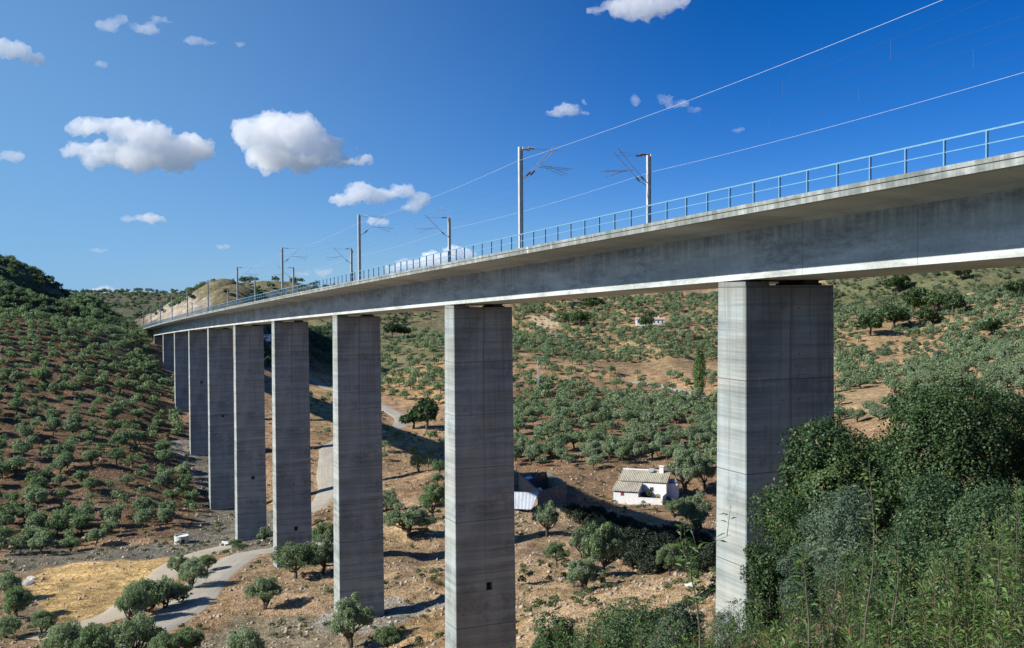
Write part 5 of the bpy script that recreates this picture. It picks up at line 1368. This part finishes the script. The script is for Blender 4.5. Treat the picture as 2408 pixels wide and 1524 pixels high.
ROWB = ['behind the leftmost one', 'mid-row', 'right of the middle', 'touching the first pier', 'lowest in the middle', 'leftmost', 'lowest near the first pier']
ROWN = ['back row against the oaks', 'middle row', 'front row by the bottom edge']
for i, (px, Y, yt, wp) in enumerate(WL):
    row = 0 if i < 9 else (1 if i < 23 else 2)
    side = 'left part' if px < 1900 else ('central part' if px < 2180 else 'right part')
    if 17 <= i <= 23: lab = f'narrow-leaved shrub at the bottom between second and first piers, {ROWB[i - 17]}'
    else: lab = f'narrow-leaved green shrub in the {ROWN[row]}, {side}'
    willow(px, Y, yt, wp, 900 + i, lab, 20, 190 if row < 2 else 150, (.080, .078, .075)[row])

def sapling(pts, Y, label, seed, r0, nl, L, leafz=(.55, 1.0), mat=None, spread=.12):
    W_ = [np.array(at_depth(px, py, Y)) for px, py in pts]; X, Yy, z0 = near_ground(pts[0][0], Y)
    W_[0] = np.array([W_[0][0], Yy, min(W_[0][2], z0) - .2]); root = empty('sapling', tuple(W_[0]), 0, label, 'sapling', 'thin saplings standing in the thicket'); b = W_[0]
    mb = MB(); mb.tube([tuple(p - b) for p in W_], [r0 * (1 - .75 * k / (len(W_) - 1)) for k in range(len(W_))], 7)
    rng = np.random.default_rng(seed); seg = np.array(W_) - b; ts = np.linspace(0, 1, len(seg)); n = nl
    u = rng.uniform(*leafz, n); P = np.stack([np.interp(u, ts, seg[:, k]) for k in range(3)], 1)
    for k in range(max(3, nl // 14)):
        i = rng.integers(n); a = P[i]; e = a + np.array([rng.normal() * spread, rng.normal() * spread, abs(rng.normal()) * spread + .08]); mb.tube([tuple(a), tuple(e)], [r0 * .3, r0 * .1], 4)
        q = rng.choice(n, 10); P[q] = a + (e - a) * rng.random(10)[:, None]
    link('stem', mb.mesh('stem'), mat or M['palestem'], root)
    az = rng.uniform(0, 6.28, n); A = np.stack([np.cos(az), np.sin(az), rng.uniform(-.2, 1.0, n)], 1); A /= np.linalg.norm(A, axis=1)[:, None]; l = L * rng.uniform(.6, 1.2, n); P = P + A * (l * .5 + rng.uniform(0, .03, n))[:, None]
    B = np.cross(A, rdir(n, rng)); B /= np.linalg.norm(B, axis=1)[:, None]; w = l * .2
    V = np.stack([P - A * (l / 2)[:, None], P + B * (w / 2)[:, None], P + A * (l / 2)[:, None] - np.array([0, 0, 1]) * (l * .15)[:, None], P - B * (w / 2)[:, None]], 1).reshape(-1, 3)
    link('foliage', mesh_np('foliage', V, np.arange(4 * n).reshape(n, 4), {'rnd': np.repeat(.3 + .6 * rng.random(n), 4)}), M['willow'], root)
sapling([(2010, 1540), (2035, 1450), (2052, 1340), (2055, 1240), (2048, 1160), (2042, 1080)], 9.0, 'tall thin sapling with a dark curved stem rising before the oaks', 1, .011, 130, .075, (.3, 1), M['stem'])
sapling([(2085, 1545), (2096, 1470), (2110, 1390), (2112, 1290), (2104, 1195)], 9.0, 'straighter thin sapling just right of the curved one', 2, .010, 110, .075, (.3, 1), M['stem'])
sapling([(1652, 1560), (1645, 1480), (1638, 1420), (1622, 1340), (1598, 1262)], 9.5, 'sapling with long bright leaves left of the first pier', 3, .013, 150, .105, (.45, 1), M['stem'], .14)
sapling([(1905, 1560), (1902, 1470), (1895, 1390), (1890, 1318)], 8.0, 'fresh green shoot with broad leaves sticking out of the thicket', 5, .012, 70, .11, (.5, 1), M['stem'], .08)
sapling([(2335, 1560), (2335, 1470), (2345, 1400), (2350, 1290)], 8.0, 'leafy shoot sticking out of the thicket near the right edge', 6, .012, 110, .10, (.35, 1), M['stem'], .12)

def undergrowth():
    rng = np.random.default_rng(4); n = 90000
    Y = rng.uniform(5, 62, n) ; X = rng.uniform(-.25, .62, n) * Y; Z = H(X, Y)
    d = fbm(X / 3, Y / 3, 8, 3); k = d > rng.uniform(-.4, .2, n); X, Y, Z = X[k], Y[k], Z[k]; n = len(X)
    hg = rng.random(n) ** 2 * (.55 + .5 * np.clip(fbm(X / 6, Y / 6, 5, 2), 0, 1)); C = np.column_stack([X, Y, Z + hg])
    V, Fq = leaf_quads(C, rng.normal(size=(n, 3)) + (0, 0, .4), rng.uniform(.06, .14, n), rng.uniform(.02, .05, n), rng, .6)
    tag(link('undergrowth', mesh_np('undergrowth', V, Fq, {'rnd': np.repeat(rng.random(n), 4)}), M['willow']), 'low green undergrowth covering the near slope', 'undergrowth', kind='stuff')
    n = 26000; Y = rng.uniform(22, 105, n); X = rng.uniform(-.2, .3, n) * Y; Z = H(X, Y); k = fbm(X / 7, Y / 7, 18, 3) > -.12; X, Y, Z = X[k], Y[k], Z[k]; n = len(X); hg = rng.uniform(.2, .6, n)
    V, Fq = leaf_quads(np.column_stack([X, Y, Z + hg * .35]), rng.normal(size=(n, 3)) * (1, 1, .2), hg, .03, rng, 3.0)
    tag(link('dry_weeds', mesh_np('dry_weeds', V, Fq, {'rnd': np.repeat(rng.random(n), 4)}), M['dry']), 'dry straw weeds on the slope below the near bushes', 'weeds', kind='stuff')
undergrowth()
# ------------------------------------------------------------------ clouds
def cloud_mat(name, dens):
    m = bpy.data.materials.new(name); m.use_nodes = True; nt = m.node_tree; nt.nodes.clear()
    out = nt.nodes.new('ShaderNodeOutputMaterial'); v = nt.nodes.new('ShaderNodeVolumePrincipled')
    v.inputs['Color'].default_value = (1, 1, 1, 1); v.inputs['Density'].default_value = dens; v.inputs['Anisotropy'].default_value = 0.0
    nt.links.new(v.outputs[0], out.inputs['Volume']); return m
CM = {k: cloud_mat('cloud_' + k, d) for k, d in (('thick', .022), ('mid', .018), ('thin', .012))}
TX = []
for i, (sc, dp) in enumerate(((60, 3), (22, 3), (9, 2))):
    t = bpy.data.textures.new('cloud_noise', 'CLOUDS'); t.noise_scale = sc; t.noise_depth = dp; t.cloud_type = 'COLOR' if i else 'GRAYSCALE'; TX.append(t)
def cloud(puffs, dens, label, cat='cloud', Y=2600, vox=5.0, amp=1.0):
    k = Y / F
    c0 = np.mean([at_depth(p[0], p[1], Y) for p in puffs], 0)
    bm = bmesh.new()
    for i, (px, py, rx, ry) in enumerate(puffs):
        c = at_depth(px, py, Y) - c0; rr = random.Random(int(px * 7 + py)); mt = Matrix.Translation(Vector((c[0], rr.uniform(-.4, .4) * rx * k, c[2]))) @ Matrix.Diagonal((rx * k, (rx + ry) * .5 * k, ry * k, 1))
        bmesh.ops.create_icosphere(bm, subdivisions=3, radius=1, matrix=mt)
    me = bpy.data.meshes.new('cloud'); bm.to_mesh(me); bm.free()
    o = link('cloud', me, CM[dens]); o.location = tuple(c0)
    r = o.modifiers.new('union', 'REMESH'); r.mode = 'VOXEL'; r.voxel_size = vox * k
    for tx, st, dr in ((TX[0], 36, 'NORMAL'), (TX[1], 36, 'RGB_TO_XYZ'), (TX[2], 25, 'RGB_TO_XYZ')):
        d = o.modifiers.new('billow', 'DISPLACE'); d.texture = tx; d.texture_coords = 'GLOBAL'; d.direction = dr; d.strength = st * amp * k; d.mid_level = .5
        if dr != 'NORMAL': d.space = 'GLOBAL'
    r = o.modifiers.new('close', 'REMESH'); r.mode = 'VOXEL'; r.voxel_size = vox * .5 * k
    tag(o, label, cat, 'white clouds in the blue sky')
cloud([(185,300,32,16),(240,300,40,18),(300,305,55,24),(360,325,65,28),(420,345,65,30),(470,355,38,22),(330,370,70,32),(400,380,55,24),(250,345,60,14),(195,358,50,9),(240,378,45,12)], 'thick', 'large long white cloud on the left, ragged along its lower left side')
cloud([(590,315,40,36),(640,310,60,44),(700,315,60,44),(745,345,50,38),(640,360,70,36),(700,375,70,26),(600,340,40,22),(640,400,26,14),(790,375,36,14),(830,383,40,7),(858,370,16,10),(842,348,12,7)], 'thick', 'large rounded white cloud with a curled tail on its right end')
cloud([(30,118,42,18),(70,135,32,12),(100,150,16,7),(0,108,30,16)], 'thick', 'bright wedge-shaped cloud cut by the left frame edge', amp=.6, vox=3.5)
cloud([(810,470,40,11),(850,450,38,18),(890,458,38,15),(880,478,26,8),(950,450,28,17),(985,470,26,15),(970,488,34,8),(1040,490,12,6)], 'mid', 'flat white cloud above the second mast, in two joined lumps', vox=4, amp=.7, Y=3500)
cloud([(310,516,28,8),(340,511,30,14),(367,516,28,11)], 'mid', 'small flat-bottomed white cloud over the left hill', vox=3, amp=.45)
cloud([(18,367,34,13),(48,371,18,8)], 'thin', 'faint cloud fragment at the left frame edge beside the long cloud', vox=3, amp=.5)
cloud([(255,62,30,12),(284,50,17,8),(238,58,16,9)], 'thin', 'wispy cloud at upper left, left one of a pair', vox=3, amp=.6)
cloud([(342,66,34,11),(374,46,20,9),(398,53,16,5),(322,62,18,8)], 'thin', 'wispy cloud at upper left, right one of a pair', vox=3, amp=.6)
cloud([(455,94,24,7),(494,99,24,8)], 'thin', 'small double wisp of cloud right of the upper left pair', vox=3, amp=.5)
cloud([(567,105,13,8)], 'thin', 'tiny cloud dot right of the small double wisp', vox=2.5, amp=.4)
cloud([(235,150,18,10)], 'thin', 'small slanting wisp between the wedge cloud and the pair', vox=2.5, amp=.4)
cloud([(1500,12,60,26),(1545,8,50,22),(1450,18,40,16),(1405,22,30,10),(1590,0,40,14)], 'mid', 'white cloud cut by the top frame edge', vox=4.5, amp=.9)
cloud([(1305,268,28,7),(1335,260,34,16),(1370,265,22,7),(1372,243,8,6)], 'mid', 'small domed white cloud over the largest near mast', vox=3, amp=.5)
cloud([(1492,238,11,13)], 'thin', 'faint upright puff between the domed cloud and the slanting one', vox=2.5, amp=.4)
cloud([(1565,232,20,10),(1590,245,26,9),(1630,257,22,5)], 'thin', 'slanting wispy cloud crossed by the upper feeder wire', vox=3, amp=.6)
cloud([(1737,306,18,5)], 'thin', 'tiny wisp of cloud above the railing on the right', vox=2.5, amp=.4)
cloud([(875,520,20,10),(900,522,16,8)], 'mid', 'small cloud right beside the arms of the second near mast', vox=3, amp=.4, Y=4000)
cloud([(760,640,24,11),(775,634,10,7)], 'mid', 'small puffy cloud low over the deck before the third mast', vox=3, amp=.4, Y=2000)
cloud([(715,645,24,5)], 'thin', 'thin flat cloud low beside the third mast', vox=2.5, amp=.4)
cloud([(960,622,34,14),(1010,610,34,20),(1070,596,26,20),(1100,600,18,16),(1040,612,30,16),(925,632,20,8)], 'thick', 'white cumulus cloud rising behind the railing of the deck', vox=3.5, amp=.6, Y=4400)
cloud([(523,581,18,6)], 'mid', 'tiny cloud above the far masts', vox=2.5, amp=.4)
cloud([(230,589,24,3)], 'thin', 'faint flat streak of cloud above the far hill', vox=2.5, amp=.3)
cloud([(240,683,34,7),(290,686,24,5)], 'mid', 'low white cloud peeping over the far hill', vox=2.5, amp=.4, Y=3400)
cloud([(490,680,34,9),(460,686,24,5)], 'mid', 'low white cloud behind the cutting masts', vox=2.5, amp=.4, Y=3400)
# ------------------------------------------------------------------ light and sky
SUN_EL, SUN_DIR = math.radians(32.0), np.array([-.97, -.243])
sun = bpy.data.lights.new('sun', 'SUN'); so = bpy.data.objects.new('sun', sun); COL.objects.link(so)
sun.energy = 5.0; sun.angle = math.radians(.55); sun.color = (1.0, .955, .88)
sd = Vector((SUN_DIR[0] * math.cos(SUN_EL), SUN_DIR[1] * math.cos(SUN_EL), math.sin(SUN_EL))).normalized()
so.rotation_euler = (-sd).to_track_quat('-Z', 'Y').to_euler()
w = bpy.data.worlds.new('World'); S.world = w; w.use_nodes = True
nt = w.node_tree; g = G(nt)
bg = nt.nodes['Background']
sky = nt.nodes.new('ShaderNodeTexSky'); sky.sky_type = 'NISHITA'; sky.sun_disc = False
sky.sun_elevation = SUN_EL; sky.sun_rotation = math.atan2(sd.x, sd.y)
sky.altitude = 500; sky.air_density = .65; sky.dust_density = .3; sky.ozone_density = 6.0
hs = nt.nodes.new("ShaderNodeHueSaturation"); hs.inputs["Saturation"].default_value = 1.27; hs.inputs["Hue"].default_value = .511
nt.links.new(sky.outputs[0], hs.inputs["Color"])
# the sky pales towards the sun's side of the horizon
dx, dy, dz = g.sep(g.coord('Generated'))
sm = g.n('ShaderNodeMapRange', interpolation_type='SMOOTHSTEP'); g.l(dx, sm.inputs[0])
for i_, k_ in enumerate((.25, -.6, 0., .85)): sm.inputs[i_ + 1].default_value = k_
pale = g.math('MULTIPLY', sm.outputs[0], g.mr(dz, .0, .5, 1.1, .4))
nt.links.new(g.mix(pale, hs.outputs[0], (1.9, 3.9, 6.3)), bg.inputs[0])
bg.inputs[1].default_value = .082
S.view_settings.view_transform = 'Standard'; S.view_settings.look = 'None'; S.view_settings.gamma = 1
S.view_settings.exposure = 0.58
S.cycles.use_denoising = True
S.cycles.max_bounces = 40; S.cycles.diffuse_bounces = 1; S.cycles.glossy_bounces = 2; S.cycles.transparent_max_bounces = 8
S.cycles.volume_bounces = 36
